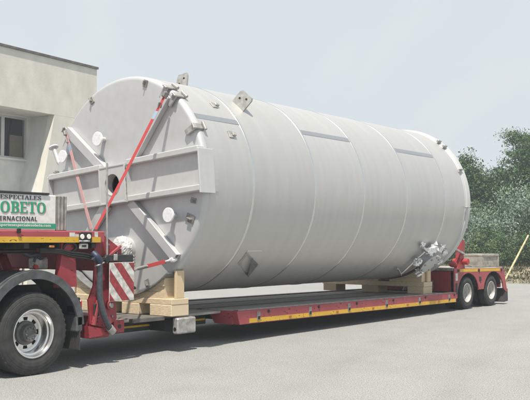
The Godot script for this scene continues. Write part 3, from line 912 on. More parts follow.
	# front cross face of the deck
	for s in [-1.0, 1.0]:
		st = S()
		prism(st, [Vector2(0.66 * s, 0.50), Vector2(0.80 * s, 0.29), Vector2(1.182 * s, 0.29), Vector2(1.182 * s, 0.512)], Vector3(10.985, 0, 0), Vector3.BACK, Vector3.UP, Vector3(0.05, 0, 0))
		part("deck_front", st, M.red_rail, o)
	# neck frame from the deck to the gooseneck
	for s in [-1.0, 1.0]:
		st = S(); box2(st, Vector3(8.25, 0.27, s * 0.56 - 0.05), Vector3(10.98, 0.46, s * 0.56 + 0.05))
		var nb := part("neck_beam", st, M.dark, o)
		st = S(); box2(st, Vector3(8.6, 0.335, s * 0.612), Vector3(10.95, 0.365, s * 0.616), 0.0005)
		part("yellow_line", st, M.yellow, nb)
	st = S(); box2(st, Vector3(8.4, 0.465, -0.95), Vector3(10.97, 0.505, 0.95), 0.004)
	part("neck_plate", st, M.deck, o)
	st = S(); box2(st, Vector3(8.9, 0.455, -1.05), Vector3(9.55, 0.515, 1.05), 0.004)
	part("neck_plate", st, M.deck_dark, o)
	# outrigger arms with their grey end caps
	for s in [-1.0, 1.0]:
		st = S(); box2(st, Vector3(9.64, 0.27, s * 0.62), Vector3(9.99, 0.45, s * 1.14), 0.01)
		part("outrigger_arm", st, M.dark, o)
		st = S(); box2(st, Vector3(9.62, 0.245, s * 1.14), Vector3(10.04, 0.49, s * 1.26), 0.02)
		var ca := part("outrigger_cap", st, M.galv, o)
		st = S(); capplate(st, Vector3(9.62, 0.32, s * 1.20), Vector3.LEFT, 0.03, 0.004, 14)
		part("bolt_hole", st, M.black, ca)
	# ---- gooseneck platform over the truck
	st = S(); box2(st, Vector3(4.2, 1.648, -1.268), Vector3(8.14, 1.806, 1.268), 0.012)
	part("gooseneck_platform", st, M.red_rail, o)
	st = S()
	for s in [-0.75, 0.0, 0.75]: box2(st, Vector3(4.2, 1.57, s - 0.06), Vector3(8.1, 1.647, s + 0.06), 0.006)
	for i in 7: box2(st, Vector3(4.6 + i * 0.56, 1.572, -1.2), Vector3(4.68 + i * 0.56, 1.646, 1.2), 0.004)
	part("under_beam", st, M.dark, o)
	st = S(); tube(st, [Vector3(4.2, 1.53, 0.95), Vector3(7.2, 1.54, 0.95)], 0.03, 10)
	part("air_pipe", st, M.black, o)
	for s in [-1.0, 1.0]:
		st = S(); box2(st, Vector3(4.2, 1.65, s * 1.2685), Vector3(8.06, 1.725, s * 1.2725), 0.0005)
		part("yellow_strip", st, M.yellow, o)
	# stickers, lamps
	for b in [[69.5, 238.0, 75.0, 232.5, M.white_paint], [75.2, 238.0, 84.0, 234.2, M.white_paint], [94.6, 238.0, 98.0, 232.0, M.white_paint]]:
		var lo := px_z(b[0], b[1], 1.2705); var hi := px_z(b[2], b[3], 1.2705)
		st = S(); box2(st, Vector3(lo.x, maxf(lo.y, 1.727), 1.2685), Vector3(hi.x, hi.y, 1.272), 0.0005)
		part("sticker", st, b[4], o)
	var c1 := px_z(80.3, 237.0, 1.28); var c2 := px_z(92.5, 237, 1.28)
	st = S(); box2(st, Vector3(px_z(79, 237, 1.28).x, px_z(79, 242.5, 1.28).y, 1.273), Vector3(px_z(91.5, 237, 1.28).x, px_z(79, 232, 1.28).y, 1.30), 0.012)
	var lh := part("lamp_housing", st, M.black, o)
	for p in [82.0, 88.6]:
		st = S(); capplate(st, px_z(p, 236.6, 1.30), Vector3.BACK, 0.034, 0.016, 20)
		part("lamp_lens", st, M.lamp_glass, lh)
	st = S(); box2(st, px_z(79, 241.6, 1.301), px_z(90, 240.2, 1.307), 0.001)
	part("reflector_strip", st, M.white_paint, o)
	st = S(); box2(st, px_z(78.5, 249.0, 1.24), px_z(88.5, 243.6, 1.28), 0.008)
	var pb := part("plate_holder", st, M.white_paint, o)
	st = S(); box2(st, px_z(82, 247.0, 1.2805), px_z(86.5, 245, 1.286), 0.002)
	part("plate_lamp", st, M.dark, pb)
	st = S(); box2(st, px_z(48, 247.8, 1.23), px_z(55, 245.5, 1.27), 0.008)
	part("side_marker", st, M.lamp_amber, o)
	st = S(); box2(st, px_z(16.5, 233.0, 1.2695), px_z(21.5, 228.5, 1.30), 0.006)
	part("latch", st, M.black, o)
	# ---- the name board box standing on the platform
	var zs := 1.10
	var bl := Vector3(5.0, 1.807, 0); var tr := px_z(56.5, 194.6, zs)
	st = S(); box2(st, Vector3(5.0, 1.808, 0.55), Vector3(tr.x, 2.285, zs), 0.012)
	var box := part("sign_box", st, M.sign, o, "white sign box with green lettering")
	st = S()
	var x0 := tr.x + 0.004; var x1 := px_z(67, 195.5, zs).x
	box2(st, Vector3(x0, 1.808, 0.6), Vector3(x1, 2.28, zs + 0.004), 0.008)
	var endp := part("end_post", st, M.grey_metal, box)
	st = S()
	for i in 3:
		var xx := lerpf(x0 + 0.03, x1 - 0.03, i / 2.0)
		box2(st, Vector3(xx - 0.012, 1.815, zs + 0.004), Vector3(xx + 0.012, 2.272, zs + 0.016), 0.003)
	part("post_rib", st, M.galv, box)
	st = S(); box2(st, Vector3(5.0, 2.286, 0.52), Vector3(px_z(49, 193, zs).x, 2.312, zs + 0.02), 0.006)
	part("lid_edge", st, M.dark, box)
	st = S(); box2(st, Vector3(5.0, px_z(30, 228.6, zs).y, zs + 0.0004), Vector3(tr.x - 0.004, px_z(30, 223.2, zs).y, zs + 0.003), 0.0004)
	part("green_band", st, M.sign_green, box)
	var w := func(x, y) -> Vector3: return px_z(x, y, zs + 0.004)
	var hgt := func(y0, y1) -> float: return w.call(20, y0).y - w.call(20, y1).y
	var wid := func(a, b) -> float: return w.call(b, 205).x - w.call(a, 205).x
	text_on("ESPECIALES", 0.08, 0.003, M.sign_black, box, w.call(41.3, 196.2), "lettering", "Droid Serif", true, wid.call(0.2, 41.3), hgt.call(196.2, 200.4))
	text_on("OBETO", 0.12, 0.002, M.sign_red, box, w.call(46.3, 203.0) + Vector3(0, 0, -0.001), "lettering_shadow", "Droid Serif", true, wid.call(1.2, 46.3), hgt.call(203.0, 214.4))
	text_on("OBETO", 0.12, 0.004, M.sign_green, box, w.call(45.6, 202.6) + Vector3(0, 0, 0.001), "lettering", "Droid Serif", true, wid.call(0.6, 45.6), hgt.call(202.6, 214.0))
	text_on("INTERNACIONAL", 0.07, 0.003, M.sign_black, box, w.call(37.3, 216.8), "lettering", "Droid Sans", true, wid.call(-11.5, 37.3), hgt.call(216.8, 221.3))
	text_on("transportesespecialesobeto.com", 0.05, 0.002, M.sign, box, w.call(50.8, 224.2), "lettering", "Droid Sans", true, wid.call(-9.0, 50.8), hgt.call(224.2, 227.8))
	# ---- the neck coming down behind the truck
	for s in [-1.0, 1.0]:
		var z0: float = 1.16 * s
		st = S()
		prism(st, [Vector2(7.98, 1.79), Vector2(8.14, 1.80), Vector2(8.55, 1.55), Vector2(8.56, 1.34), Vector2(8.47, 1.22), Vector2(8.44, 0.9), Vector2(8.47, 0.56), Vector2(8.27, 0.44), Vector2(7.98, 0.52), Vector2(7.95, 0.85), Vector2(8.04, 1.05), Vector2(8.06, 1.5)], Vector3(0, 0, z0), Vector3.RIGHT, Vector3.UP, Vector3(0, 0, -0.03 * s))
		var pl := part("neck_side_plate", st, M.red, o)
		st = S(); bar(st, Vector3(8.14, 1.36, z0 + 0.018 * s), Vector3(8.52, 1.60, z0 + 0.018 * s), 0.035, 0.035, Vector3.BACK)
		bar(st, Vector3(8.10, 1.05, z0 + 0.02 * s), Vector3(8.14, 1.36, z0 + 0.02 * s), 0.04, 0.03, Vector3.BACK)
		bar(st, Vector3(8.02, 0.50, z0 + 0.02 * s), Vector3(8.14, 0.98, z0 + 0.02 * s), 0.04, 0.05, Vector3.BACK)
		part("stiffener", st, M.red_rail, pl)
		st = S(); capplate(st, Vector3(8.33, 0.76, z0), Vector3(0, 0, s), 0.065, 0.03, 24)
		var pn := part("pivot_pin", st, M.red, pl)
		st = S(); capplate(st, Vector3(8.33, 0.76, z0 + 0.03 * s), Vector3(0, 0, s), 0.04, 0.025, 6)
		part("pivot_nut", st, M.galv, pn)
		for bp in [[8.12, 1.70], [8.30, 1.62], [8.46, 1.50], [8.50, 1.38], [8.12, 0.62], [8.38, 0.60], [8.36, 1.00]]:
			st = S(); capplate(st, Vector3(bp[0], bp[1], z0), Vector3(0, 0, s), 0.018, 0.014, 6)
			part("bolt", st, M.grey_metal, pl)
		st = S(); box2(st, Vector3(8.03, 0.62, z0), Vector3(8.12, 0.80, z0 + 0.03 * s), 0.008)
		part("valve_box", st, M.dark, pl)
		st = S()
		prism(st, [Vector2(7.92, 0.50), Vector2(8.30, 0.42), Vector2(8.36, 0.36), Vector2(7.94, 0.33)], Vector3(0, 0, z0 + 0.03 * s), Vector3.RIGHT, Vector3.UP, Vector3(0, 0, -0.22 * s))
		part("neck_foot", st, M.red, o)
		st = S()
		prism(st, [Vector2(8.46, 0.35), Vector2(8.66, 0.35), Vector2(8.66, 0.53), Vector2(8.46, 0.53)], Vector3(0, 0, z0 - 0.05 * s), Vector3.RIGHT, Vector3.UP, Vector3(0, 0, -0.05 * s))
		var br := part("lock_bracket", st, M.red, o)
		st = S(); capplate(st, Vector3(8.57, 0.44, z0 - 0.05 * s), Vector3(0, 0, s), 0.03, 0.006, 16)
		part("bolt_hole", st, M.black, br)
	st = S(); box2(st, Vector3(8.06, 0.30, -1.08), Vector3(8.42, 0.62, 1.08), 0.02)
	part("neck_cross_beam", st, M.red, o)
	st = S(); box2(st, Vector3(8.12, 1.25, -1.12), Vector3(8.40, 1.62, 1.12), 0.02)
	part("neck_cross_beam", st, M.red, o)
	for s in [-1.0, 1.0]:
		var l0 := px_z(60.5, 252, 1.2); var l1 := px_z(73.5, 252, 1.2)
		st = S()
		prism(st, [Vector2(l0.x, 1.645), Vector2(l1.x, 1.645), Vector2(l1.x + 0.02, 1.47), Vector2(l1.x + 0.05, 1.05), Vector2(l0.x - 0.06, 1.05), Vector2(l0.x, 1.47)], Vector3(0, 0, s * 1.22), Vector3.RIGHT, Vector3.UP, Vector3(0, 0, -0.09 * s))
		part("support_leg", st, M.red, o)
	st = S(); tube(st, [Vector3(7.7, 1.45, -0.5), Vector3(8.1, 0.62, -0.5)], 0.07, 14)
	part("hydraulic_ram", st, M.red, o)
	# hoses down to the deck
	var hp := [px_z(93, 257, 1.30), px_z(97.5, 260, 1.31), px_z(99.5, 266, 1.32), px_z(99.8, 276, 1.31), px_z(99.6, 290, 1.29), px_z(101, 304, 1.28), px_z(105, 318, 1.27), px_z(110.5, 329, 1.25)]
	st = S(); tube(st, smooth_path(hp, 5), 0.043, 12)
	part("hose", st, M.hose, o)
	st = S(); tube(st, [px_z(109.5, 327.5, 1.25), px_z(113, 332, 1.24)], 0.055, 12)
	part("hose_coupling", st, M.galv, o)
	st = S(); tube(st, smooth_path([px_z(93.5, 253.5, 1.27), px_z(97, 257, 1.33), px_z(100, 262, 1.33)], 5), 0.05, 12)
	part("hose_sleeve", st, M.hose_blue, o)
	st = S()
	for k in 3:
		tube(st, smooth_path([px_z(40, 249 + k * 1.5, 1.22), px_z(60, 250 + k * 1.6, 1.25), px_z(72, 252.5 + k * 2, 1.26), px_z(86, 254 + k * 2.2, 1.28), px_z(97, 258 + k * 1.4, 1.26), px_z(104, 258 + k, 1.25)], 5), 0.014, 7)
	tube(st, smooth_path([px_z(62, 250, 1.2), px_z(66, 244, 1.24), px_z(73, 243, 1.25), px_z(76, 248, 1.24), px_z(71, 252, 1.22), px_z(64, 251, 1.2)], 5), 0.02, 8)
	part("cable_loom", st, M.black, o)
	st = S(); tube(st, smooth_path([px_z(95, 266, 1.28), px_z(99, 265, 1.36), px_z(104, 262.5, 1.3)], 4), 0.012, 7)
	part("tie_wire", st, M.galv, o)
	# marker mast, lamp bar and striped warning board
	st = S(); tube(st, [Vector3(8.235, 1.36, 1.21), Vector3(8.225, 2.775, 1.2)], 0.015, 10)
	part("marker_mast", st, M.galv, o)
	st = S(); box2(st, Vector3(8.17, 1.375, 1.20), Vector3(8.70, 1.475, 1.255), 0.01)
	var lb := part("lamp_bar", st, M.dark, o)
	st = S(); box2(st, px_z(113.3, 260.5, 1.256), px_z(118, 254, 1.275), 0.006)
	part("marker_lamp", st, M.galv, lb)
	for k in 4:
		st = S(); bbox(st, Vector3(8.715, 1.45 - 0.045 * k, 1.235), Vector3(0.05, 0.035, 0.05), 0.008)
		part("chain_link", st, M.grey_metal, lb)
	st = S(); capplate(st, Vector3(8.19, 1.42, 1.2), Vector3.BACK, 0.05, 0.07, 14)
	part("mast_clamp", st, M.black, lb)
	var q0 := Vector3(8.225, 0.82, 1.262); var bw := 0.47; var bh := 0.545
	st = S(); box2(st, q0, q0 + Vector3(bw, bh, 0.012), 0.003)
	var wb := part("warning_board", st, M.white_paint, o, "red and white striped warning board")
	for k in 4:
		# stripes run down to the right at about fifty degrees
		var off := -0.50 + k * 0.285
		var band := PackedVector2Array([Vector2(off, bh), Vector2(off + 0.145, bh), Vector2(off + 0.145 + 0.46, 0), Vector2(off + 0.46, 0)])
		var clip := Geometry2D.intersect_polygons(band, PackedVector2Array([Vector2(0.006, 0.006), Vector2(bw - 0.006, 0.006), Vector2(bw - 0.006, bh - 0.006), Vector2(0.006, bh - 0.006)]))
		for cp in clip:
			st = S(); prism(st, cp, q0 + Vector3(0, 0, 0.0125), Vector3.RIGHT, Vector3.UP, Vector3(0, 0, 0.002))
			part("red_stripe", st, M.stripe, wb)
	st = S(); tube(st, [Vector3(8.705, 1.0, 1.24), Vector3(8.73, 1.0, 1.24), Vector3(8.75, 0.98, 1.24)], 0.02, 10)
	part("board_bracket", st, M.dark, o)
	# ---- rear bogie
	var by := 1.0
	st = S(); box2(st, Vector3(19.13, 0.50, -1.0), Vector3(21.9, 0.72, 1.0), 0.01)
	part("bogie_frame", st, M.dark, o)
	st = S(); box2(st, Vector3(19.125, 0.95, -1.26), Vector3(21.95, 0.985, 1.26), 0.006)
	part("bogie_deck", st, M.deck, o)
	st = S(); box2(st, Vector3(19.09, 0.45, -1.25), Vector3(19.12, 0.949, 1.17), 0.004)
	var fw := part("bogie_front_wall", st, M.red, o)
	for z in [-0.7, 0.0, 0.7]:
		st = S(); prism(st, [Vector2(18.86, 0.46), Vector2(19.088, 0.46), Vector2(19.088, 0.72)], Vector3(0, 0, z - 0.02), Vector3.RIGHT, Vector3.UP, Vector3(0, 0, 0.04))
		part("gusset", st, M.grey_metal, fw)
	st = S(); box2(st, Vector3(19.02, 0.955, -1.26), Vector3(19.115, 1.03, 1.26), 0.01)
	part("top_rail", st, M.grey_metal, o)
	for s in [-1.0, 1.0]:
		# side skirt with two wheel arches
		var pts := [Vector2(19.05, 0.30), Vector2(19.05, 1.0), Vector2(19.15, 1.012), Vector2(21.85, 0.965), Vector2(22.0, 0.93)]
		pts.append_array([Vector2(22.2, 0.33), Vector2(22.12, 0.33)])
		for i in 13:
			var a := deg_to_rad(lerpf(4, 172, i / 12.0))
			pts.append(Vector2(21.33 + cos(a) * 0.62, 0.40 + sin(a) * 0.49))
		pts.append_array([Vector2(20.71, 0.46), Vector2(20.40, 0.46)])
		for i in 13:
			var a := deg_to_rad(lerpf(8, 176, i / 12.0))
			pts.append(Vector2(19.82 + cos(a) * 0.60, 0.40 + sin(a) * 0.49))
		pts.append(Vector2(19.20, 0.30))
		st = S(); prism(st, pts, Vector3(0, 0, 1.262 * s), Vector3.RIGHT, Vector3.UP, Vector3(0, 0, 0.03 * s))
		var sk := part("wheel_arch_panel", st, M.red_rail, o)
		for r in [[19.36, 20.36], [20.5, 21.75]]:
			var ya: float = 0.995 - 0.0145 * (r[0] - 19.2); var yb: float = 0.995 - 0.0145 * (r[1] - 19.2)
			st = S(); prism(st, [Vector2(r[0], ya - 0.07), Vector2(r[1], yb - 0.07), Vector2(r[1], yb), Vector2(r[0], ya)], Vector3(0, 0, 1.2923 * s), Vector3.RIGHT, Vector3.UP, Vector3(0, 0, 0.003 * s))
			part("yellow_strip", st, M.yellow, sk)
		for x in [19.25, 20.43, 21.82]:
			st = S(); capplate(st, Vector3(x, 0.955 - 0.0145 * (x - 19.2), 1.292 * s), Vector3(0, 0, s), 0.035, 0.02, 14)
			part("marker_lamp", st, M.black, sk)
		for x in [20.50]:
			st = S(); bbox(st, Vector3(x, 0.72, 1.297 * s), Vector3(0.10, 0.12, 0.02), 0.006)
			part("tie_socket", st, M.dark, sk)
		st = S(); box2(st, Vector3(19.10, 0.72, 1.2925 * s), Vector3(19.22, 0.90, 1.302 * s), 0.003)
		part("sticker", st, M.white_paint, sk)
		st = S(); box2(st, Vector3(19.11, 0.40, 1.2925 * s), Vector3(19.20, 0.66, 1.304 * s), 0.004)
		part("tie_socket", st, M.dark, sk)
		# mudguards over the tyres and the flap behind
		for x in [19.82, 21.33]:
			st = S(); arc_sheet(st, Vector3(x, 0.40, 0), 0.50, 0.515, 15, 165, minf(0.75 * s, 1.26 * s), maxf(0.75 * s, 1.26 * s), 18)
			part("mudguard", st, M.dark, o)
		st = S(); prism(st, [Vector2(22.10, 0.42), Vector2(22.24, 0.40), Vector2(22.26, 0.08), Vector2(21.98, 0.06)], Vector3(0, 0, 1.285 * s), Vector3.RIGHT, Vector3.UP, Vector3(0, 0, -0.40 * s))
		part("mudflap", st, M.rubber_flap, o)
		for x in [19.82, 21.25]:
			wheel(o, "wheel", Vector3(x, 0.40, 1.272 * s), s, 0.40, 0.225, 0.25, "trailer")
			wheel(o, "wheel", Vector3(x, 0.40, 1.0 * s), s, 0.40, 0.225, 0.24, "inner")
	for x in [19.82, 21.25]:
		st = S(); tube(st, [Vector3(x, 0.40, -0.95), Vector3(x, 0.40, 0.95)], 0.065, 12)
		part("axle", st, M.dark, o)
	st = S(); box2(st, Vector3(21.9, 0.45, -1.2), Vector3(22.0, 0.93, 1.2), 0.01)
	part("tail_beam", st, M.red, o)
func smooth_path(p: Array, k: int) -> Array:
	var r := []
	for i in p.size() - 1:
		var a: Vector3 = p[maxi(i - 1, 0)]; var b: Vector3 = p[i]; var c: Vector3 = p[i + 1]; var d: Vector3 = p[mini(i + 2, p.size() - 1)]
		for j in k:
			r.append(b.cubic_interpolate(c, a, d, j / float(k)))
	r.append(p[p.size() - 1])
	return r

# ================================================================ the tank
func build_tank():
	var o := thing("storage_tank", "huge stainless steel cylindrical tank lying on the red trailer", "tank", Vector3(14.2, TY - TR, 0))
	var X := Vector3.RIGHT
	var C := Vector3(0, TY, 0)
	var st := S()
	# rolled shell: five courses, each a trace larger or smaller than the next, and never perfectly round
	var rings := [9.76, 10.82, 12.56, 14.20, 15.88, 17.62, 18.66]
	var nn := FastNoiseLite.new(); nn.seed = 3; nn.frequency = 0.35
	var sides := 180
	var rad := func(x, a) -> float:
		return TR + 0.0022 * nn.get_noise_3d(x * 1.2, cos(a) * 1.6, sin(a) * 1.6)
	for c in rings.size() - 1:
		var V := PackedVector3Array(); var N := PackedVector3Array(); var I := PackedInt32Array()
		for i in 13:
			for k in sides + 1:
				var a := TAU * k / sides
				var x: float = lerpf(rings[c], rings[c + 1], i / 12.0)
				var r: float = rad.call(x, a)
				V.append(C + Vector3(x, sin(a) * r, cos(a) * r))
				var da: float = (rad.call(x, a + 0.02) - rad.call(x, a - 0.02)) / (0.04 * TR)
				var dx: float = (rad.call(x + 0.03, a) - rad.call(x - 0.03, a)) / 0.06
				var ro := Vector3(0, sin(a), cos(a)); var ta := Vector3(0, cos(a), -sin(a))
				N.append((ro - ta * da - Vector3.RIGHT * dx).normalized())
		for i in 12:
			for k in sides:
				var p := i * (sides + 1) + k
				I.append_array([p, p + 1, p + sides + 1, p + 1, p + sides + 2, p + sides + 1])
		part("shell_course", arrays(V, N, null, I), [M.steel, M.steel_b, M.steel_c][c % 3], o)
	# circumferential welds
	for x in [10.82, 12.56, 14.20, 15.88, 17.62]:
		st = S(); lathe(st, [Vector2(-0.028, TR - 0.002), Vector2(-0.020, TR + 0.005), Vector2(-0.006, TR + 0.008), Vector2(0.006, TR + 0.008), Vector2(0.020, TR + 0.005), Vector2(0.028, TR - 0.002)], C + X * x, X, 180)
		part("weld_ring", st, M.weld, o)
	# lengthwise seams, every second course
	for sm in [[9.77, 10.80, 35.0], [12.58, 14.18, 36.0], [15.90, 17.60, 34.0], [10.84, 12.54, 215.0], [14.22, 15.86, 215.0]]:
		var g := []
		st = S()
		var half := 1.6
		for k in 4:
			var a0: float = sm[2] - half + half * 2 * k / 4.0; var a1: float = sm[2] - half + half * 2 * (k + 1) / 4.0
			quad_out(st, shell(sm[0], a0, TR + 0.0035), shell(sm[1], a0, TR + 0.0035), shell(sm[1], a1, TR + 0.0035), shell(sm[0], a1, TR + 0.0035), shell(sm[0], sm[2], 0))
		part("weld_seam", st, M.seam, o)
	# front head: flat plate with a rounded edge and a hole in the middle
	st = S()
	var prof := [Vector2(9.66, 0.27), Vector2(9.66, 0.8), Vector2(9.66, 1.4), Vector2(9.66, 1.715)]
	for k in 8:
		var a := PI / 2 * (k + 1) / 8.0
		prof.append(Vector2(9.735 - 0.075 * cos(a), 1.715 + 0.075 * sin(a)))
	prof.append(Vector2(9.80, TR + 0.0))
	lathe(st, prof, C, X, 180, true)
	var head := part("front_head", st, M.steel_head, o)
	st = S(); capplate(st, C + X * 18.60, X, TR + 0.01, 0.05, 180)
	part("rear_head", st, M.steel_head, o)
	# rear flange
	st = S(); lathe(st, [Vector2(18.64, TR - 0.005), Vector2(18.66, TR + 0.035), Vector2(18.80, TR + 0.04), Vector2(18.83, TR + 0.035), Vector2(18.835, TR - 0.03), Vector2(18.66, TR - 0.035)], C, X, 180)
	part("end_flange", st, M.steel_beam, o)
	for a in [46.0, 52.0, 24.0, -4.0, 100.0, 130.0, 160.0, 200.0, 235.0]:
		st = S()
		var b := Basis(X, shell(0, a, 1) - shell(0, a, 0), (shell(0, a, 1) - shell(0, a, 0)).cross(X) * -1.0)
		bbox(st, shell(18.62, a, TR + 0.06), Vector3(0.16, 0.07, 0.06 if a > 40 else 0.03), 0.01, b)
		part("flange_lug", st, M.galv, o)
	# reinforcing cross on the front head, turned a few degrees with the tank
	var rot := deg_to_rad(4.6)
	var H := Vector3(0, sin(rot), cos(rot)); var Vv := Vector3(0, cos(rot), -sin(rot))
	var hub := Vector3(9.66, 2.585, -0.085)
	var face := 9.49
	for s in [-1.0, 1.0]:
		var z0: float = 0.31; var z1: float = 1.875 if s > 0 else 1.66
		var e0: Vector3 = hub + H * (z0 * s); var e1: Vector3 = hub + H * (z1 * s)
		e0.x = 0; e1.x = 0
		st = S(); bar(st, e0 + X * 9.63, e1 + X * 9.63, 0.56, 0.055, X)
		var bm := part("cross_beam", st, M.steel_beam, o)
		for d in [[0.325, 0.095], [-0.265, 0.095]]:
			st = S()
			bar(st, e0 + Vv * d[0] + X * 9.58, e1 + Vv * d[0] + X * 9.58, d[1], 0.155, X, 0.012)
			part("beam_flange", st, M.steel_beam, bm)
		st = S()
		var ep: Vector3 = e1 + Vv * 0.03
		bbox(st, Vector3(9.665, ep.y - 0.035, ep.z + 0.014 * s), Vector3(0.34, 0.68, 0.028), 0.006, Basis(X, Vv, H))
		part("end_plate", st, M.steel_beam, bm)
	# doubling plates on the shell beside the beam ends
	for s in [-1.0, 1.0]:
		st = S()
		var mid_a := 4.6 if s > 0 else 184.6
		for k in 8:
			var a0: float = mid_a - 9.5 + 24.0 * k / 8.0; var a1: float = mid_a - 9.5 + 24.0 * (k + 1) / 8.0
			hexa(st, [shell(9.78, a0, TR - 0.004), shell(9.95, a0, TR - 0.004), shell(9.95, a1, TR - 0.004), shell(9.78, a1, TR - 0.004), shell(9.78, a0, TR + 0.009), shell(9.95, a0, TR + 0.009), shell(9.95, a1, TR + 0.009), shell(9.78, a1, TR + 0.009)])
		part("doubling_plate", st, M.steel, o)
	# hub plate with its round opening
	st = S()
	var hs := 0.315
	var hole := 0.18
	var n := 40
	for k in n:
		var a := TAU * k / n; var b := TAU * (k + 1) / n
		var sq := func(t) -> Vector3:
			var m := maxf(absf(cos(t)), absf(sin(t)))
			return H * (cos(t) / m * hs) + Vv * (sin(t) / m * hs)
		var ci := func(t) -> Vector3: return H * (cos(t) * hole) + Vv * (sin(t) * hole)
		var hc := Vector3(face - 0.015, hub.y, hub.z)
		var th := X * 0.03
		quad_out(st, hc + sq.call(a), hc + sq.call(b), hc + ci.call(b), hc + ci.call(a), hc + X)
		quad_out(st, hc + th + sq.call(a), hc + th + sq.call(b), hc + th + ci.call(b), hc + th + ci.call(a), hc - X)
		quad_out(st, hc + sq.call(a), hc + sq.call(b), hc + th + sq.call(b), hc + th + sq.call(a), hc)
	# sleeve through the plate
	part("hub_plate", st, M.steel_beam, o)
	st = S(); lathe(st, [Vector2(0.0, hole + 0.004), Vector2(0.0, hole - 0.008), Vector2(0.16, hole - 0.008), Vector2(0.16, hole + 0.004)], Vector3(face - 0.02, hub.y, hub.z), X, 40)
	part("hub_sleeve", st, M.steel_beam, o)
	st = S()
	for s in [-1.0, 1.0]:
		bbox(st, Vector3(9.56, hub.y, hub.z) + Vv * (0.30 * s), Vector3(0.19, 0.03, 0.62), 0.004, Basis(X, Vv, H))
		bbox(st, Vector3(9.56, hub.y, hub.z) + H * (0.30 * s), Vector3(0.19, 0.57, 0.03), 0.004, Basis(X, Vv, H))
	part("hub_side", st, M.steel_beam, o)
	# diagonal braces
	for a in [53.0, 144.0, -43.5, -134.0]:
		var d := Vector3(0, sin(deg_to_rad(a)), cos(deg_to_rad(a)))
		var t := d.cross(X)
		var p0 := Vector3(0, TY, -0.04) + d * 0.44; var p1 := Vector3(0, TY, 0) + d * 1.70
		if a == -43.5: p0 = Vector3(0, 2.30, 0.24); 
		st = S()
		bar(st, p0 + X * 9.645, p1 + X * 9.645, 0.15, 0.02, X)
		bar(st, p0 + t * 0.068 + X * 9.60, p1 + t * 0.068 + X * 9.615, 0.014, 0.09, X)
		bar(st, p0 - t * 0.068 + X * 9.60, p1 - t * 0.068 + X * 9.615, 0.014, 0.09, X)
		bar(st, p0 + X * 9.555, p1 + X * 9.57, 0.15, 0.014, X)
		part("diagonal_brace", st, M.steel_head, o)
	# nozzles with white protective caps
	var caps := [[97.5, 139.0, 0.12, 0.20, 9.51], [62.5, 156.5, 0.11, 0.18, 9.53], [168.3, 215.0, 0.115, 0.20, 9.51]]
	for c in caps:
		var p := px_x(c[0], c[1], c[4])
		st = S(); tube(st, [p + X * 0.01, Vector3(9.665, p.y, p.z)], 0.045, 18)
		var nz := part("nozzle", st, M.steel_head, o)
		st = S(); capplate(st, p + X * 0.02, -X, c[2], 0.035, 32)
		part("nozzle_cap", st, M.white_cap, nz)
	# nozzle sticking out on the far side
	var q0 := px_x(58.5, 162, 9.95); var q1 := px_x(53.8, 148, 9.95)
	st = S(); tube(st, [q0 + (q0 - q1).normalized() * 0.12 + Vector3(0, -0.05, 0.14), q0, q1], 0.04, 18)
	var nz2 := part("nozzle", st, M.steel_head, o)
	st = S(); capplate(st, q1, q1 - q0, 0.09, 0.025, 32)
	part("nozzle_cap", st, M.white_cap, nz2)
	# wrapped manway low on the head
	var mw := px_x(117.5, 249.5, 9.45)
	st = S(); tube(st, [Vector3(9.52, mw.y, mw.z), Vector3(9.665, mw.y, mw.z)], 0.2, 28)
	var mh := part("manway", st, M.steel_head, o)
	part("plastic_wrap", crumple(Vector3(9.54, mw.y, mw.z), Vector3(0.15, 0.25, 0.26), 17, 0.22), M.wrap, mh)
	# weld-on pads round the head's edge
	for c in [[92, 100.5, 0.09], [145.5, 83.5, 0.09], [193.5, 200.5, 0.08], [190.3, 218.5, 0.13], [148, 283, 0.10], [57, 173, 0.08]]:
		var p := px_x(c[0], c[1], 9.655)
		var ra := atan2(p.y - TY, p.z)
		var rd := Vector3(0, sin(ra), cos(ra))
		st = S(); bbox(st, p - X * 0.004, Vector3(0.02, c[2] * 1.3, c[2]), 0.004, Basis(X, rd, X.cross(rd)))
		bbox(st, p - X * 0.035 + rd * 0.01, Vector3(0.05, c[2] * 0.7, 0.02), 0.004, Basis(X, rd, X.cross(rd)))
		part("head_lug", st, M.grey_metal, head)
	# lashing lugs on the rim
	for c in [[177, 98.5], [193, 130.5], [167.5, 93.0], [68, 130]]:
		var p := px_x(c[0], c[1], 9.70)
		var ra := rad_to_deg(atan2(p.y - TY, p.z))
		var rd := shell(0, ra, 1) - shell(0, ra, 0)
		var tg := X.cross(rd)
		var b := Basis(X, rd, tg)
		st = S()
		bbox(st, shell(9.70, ra, TR + 0.015), Vector3(0.26, 0.03, 0.10), 0.008, b)
		bbox(st, shell(9.62, ra, TR - 0.09), Vector3(0.03, 0.22, 0.10), 0.008, b)
		tube(st, [shell(9.80, ra, TR + 0.05) - tg * 0.07, shell(9.80, ra, TR + 0.05) + tg * 0.07], 0.028, 10)
		part("rim_clamp", st, M.galv, o)
	# lifting lugs
	for lg in [[11.18, 45.5, 55.5, 0.25], [11.2, 92.5, 101.0, 0.34], [11.2, 141.0, 150.0, 0.27], [18.0, 118.0, 126.0, 0.2]]:
		var am: float = (lg[1] + lg[2]) / 2
		var rd: Vector3 = shell(0, am, 1) - shell(0, am, 0); var tg := X.cross(rd)
		var hw: float = deg_to_rad(lg[2] - lg[1]) * TR / 2
		st = S()
		prism(st, [Vector2(-hw, -0.03), Vector2(hw, -0.03), Vector2(hw, lg[3] * 0.85), Vector2(hw * 0.8, lg[3]), Vector2(-hw * 0.8, lg[3]), Vector2(-hw, lg[3] * 0.85)], shell(lg[0], am, TR), tg, rd + X * 0.25, X * 0.03)
		var lug := part("lifting_lug", st, M.galv, o)
		st = S()
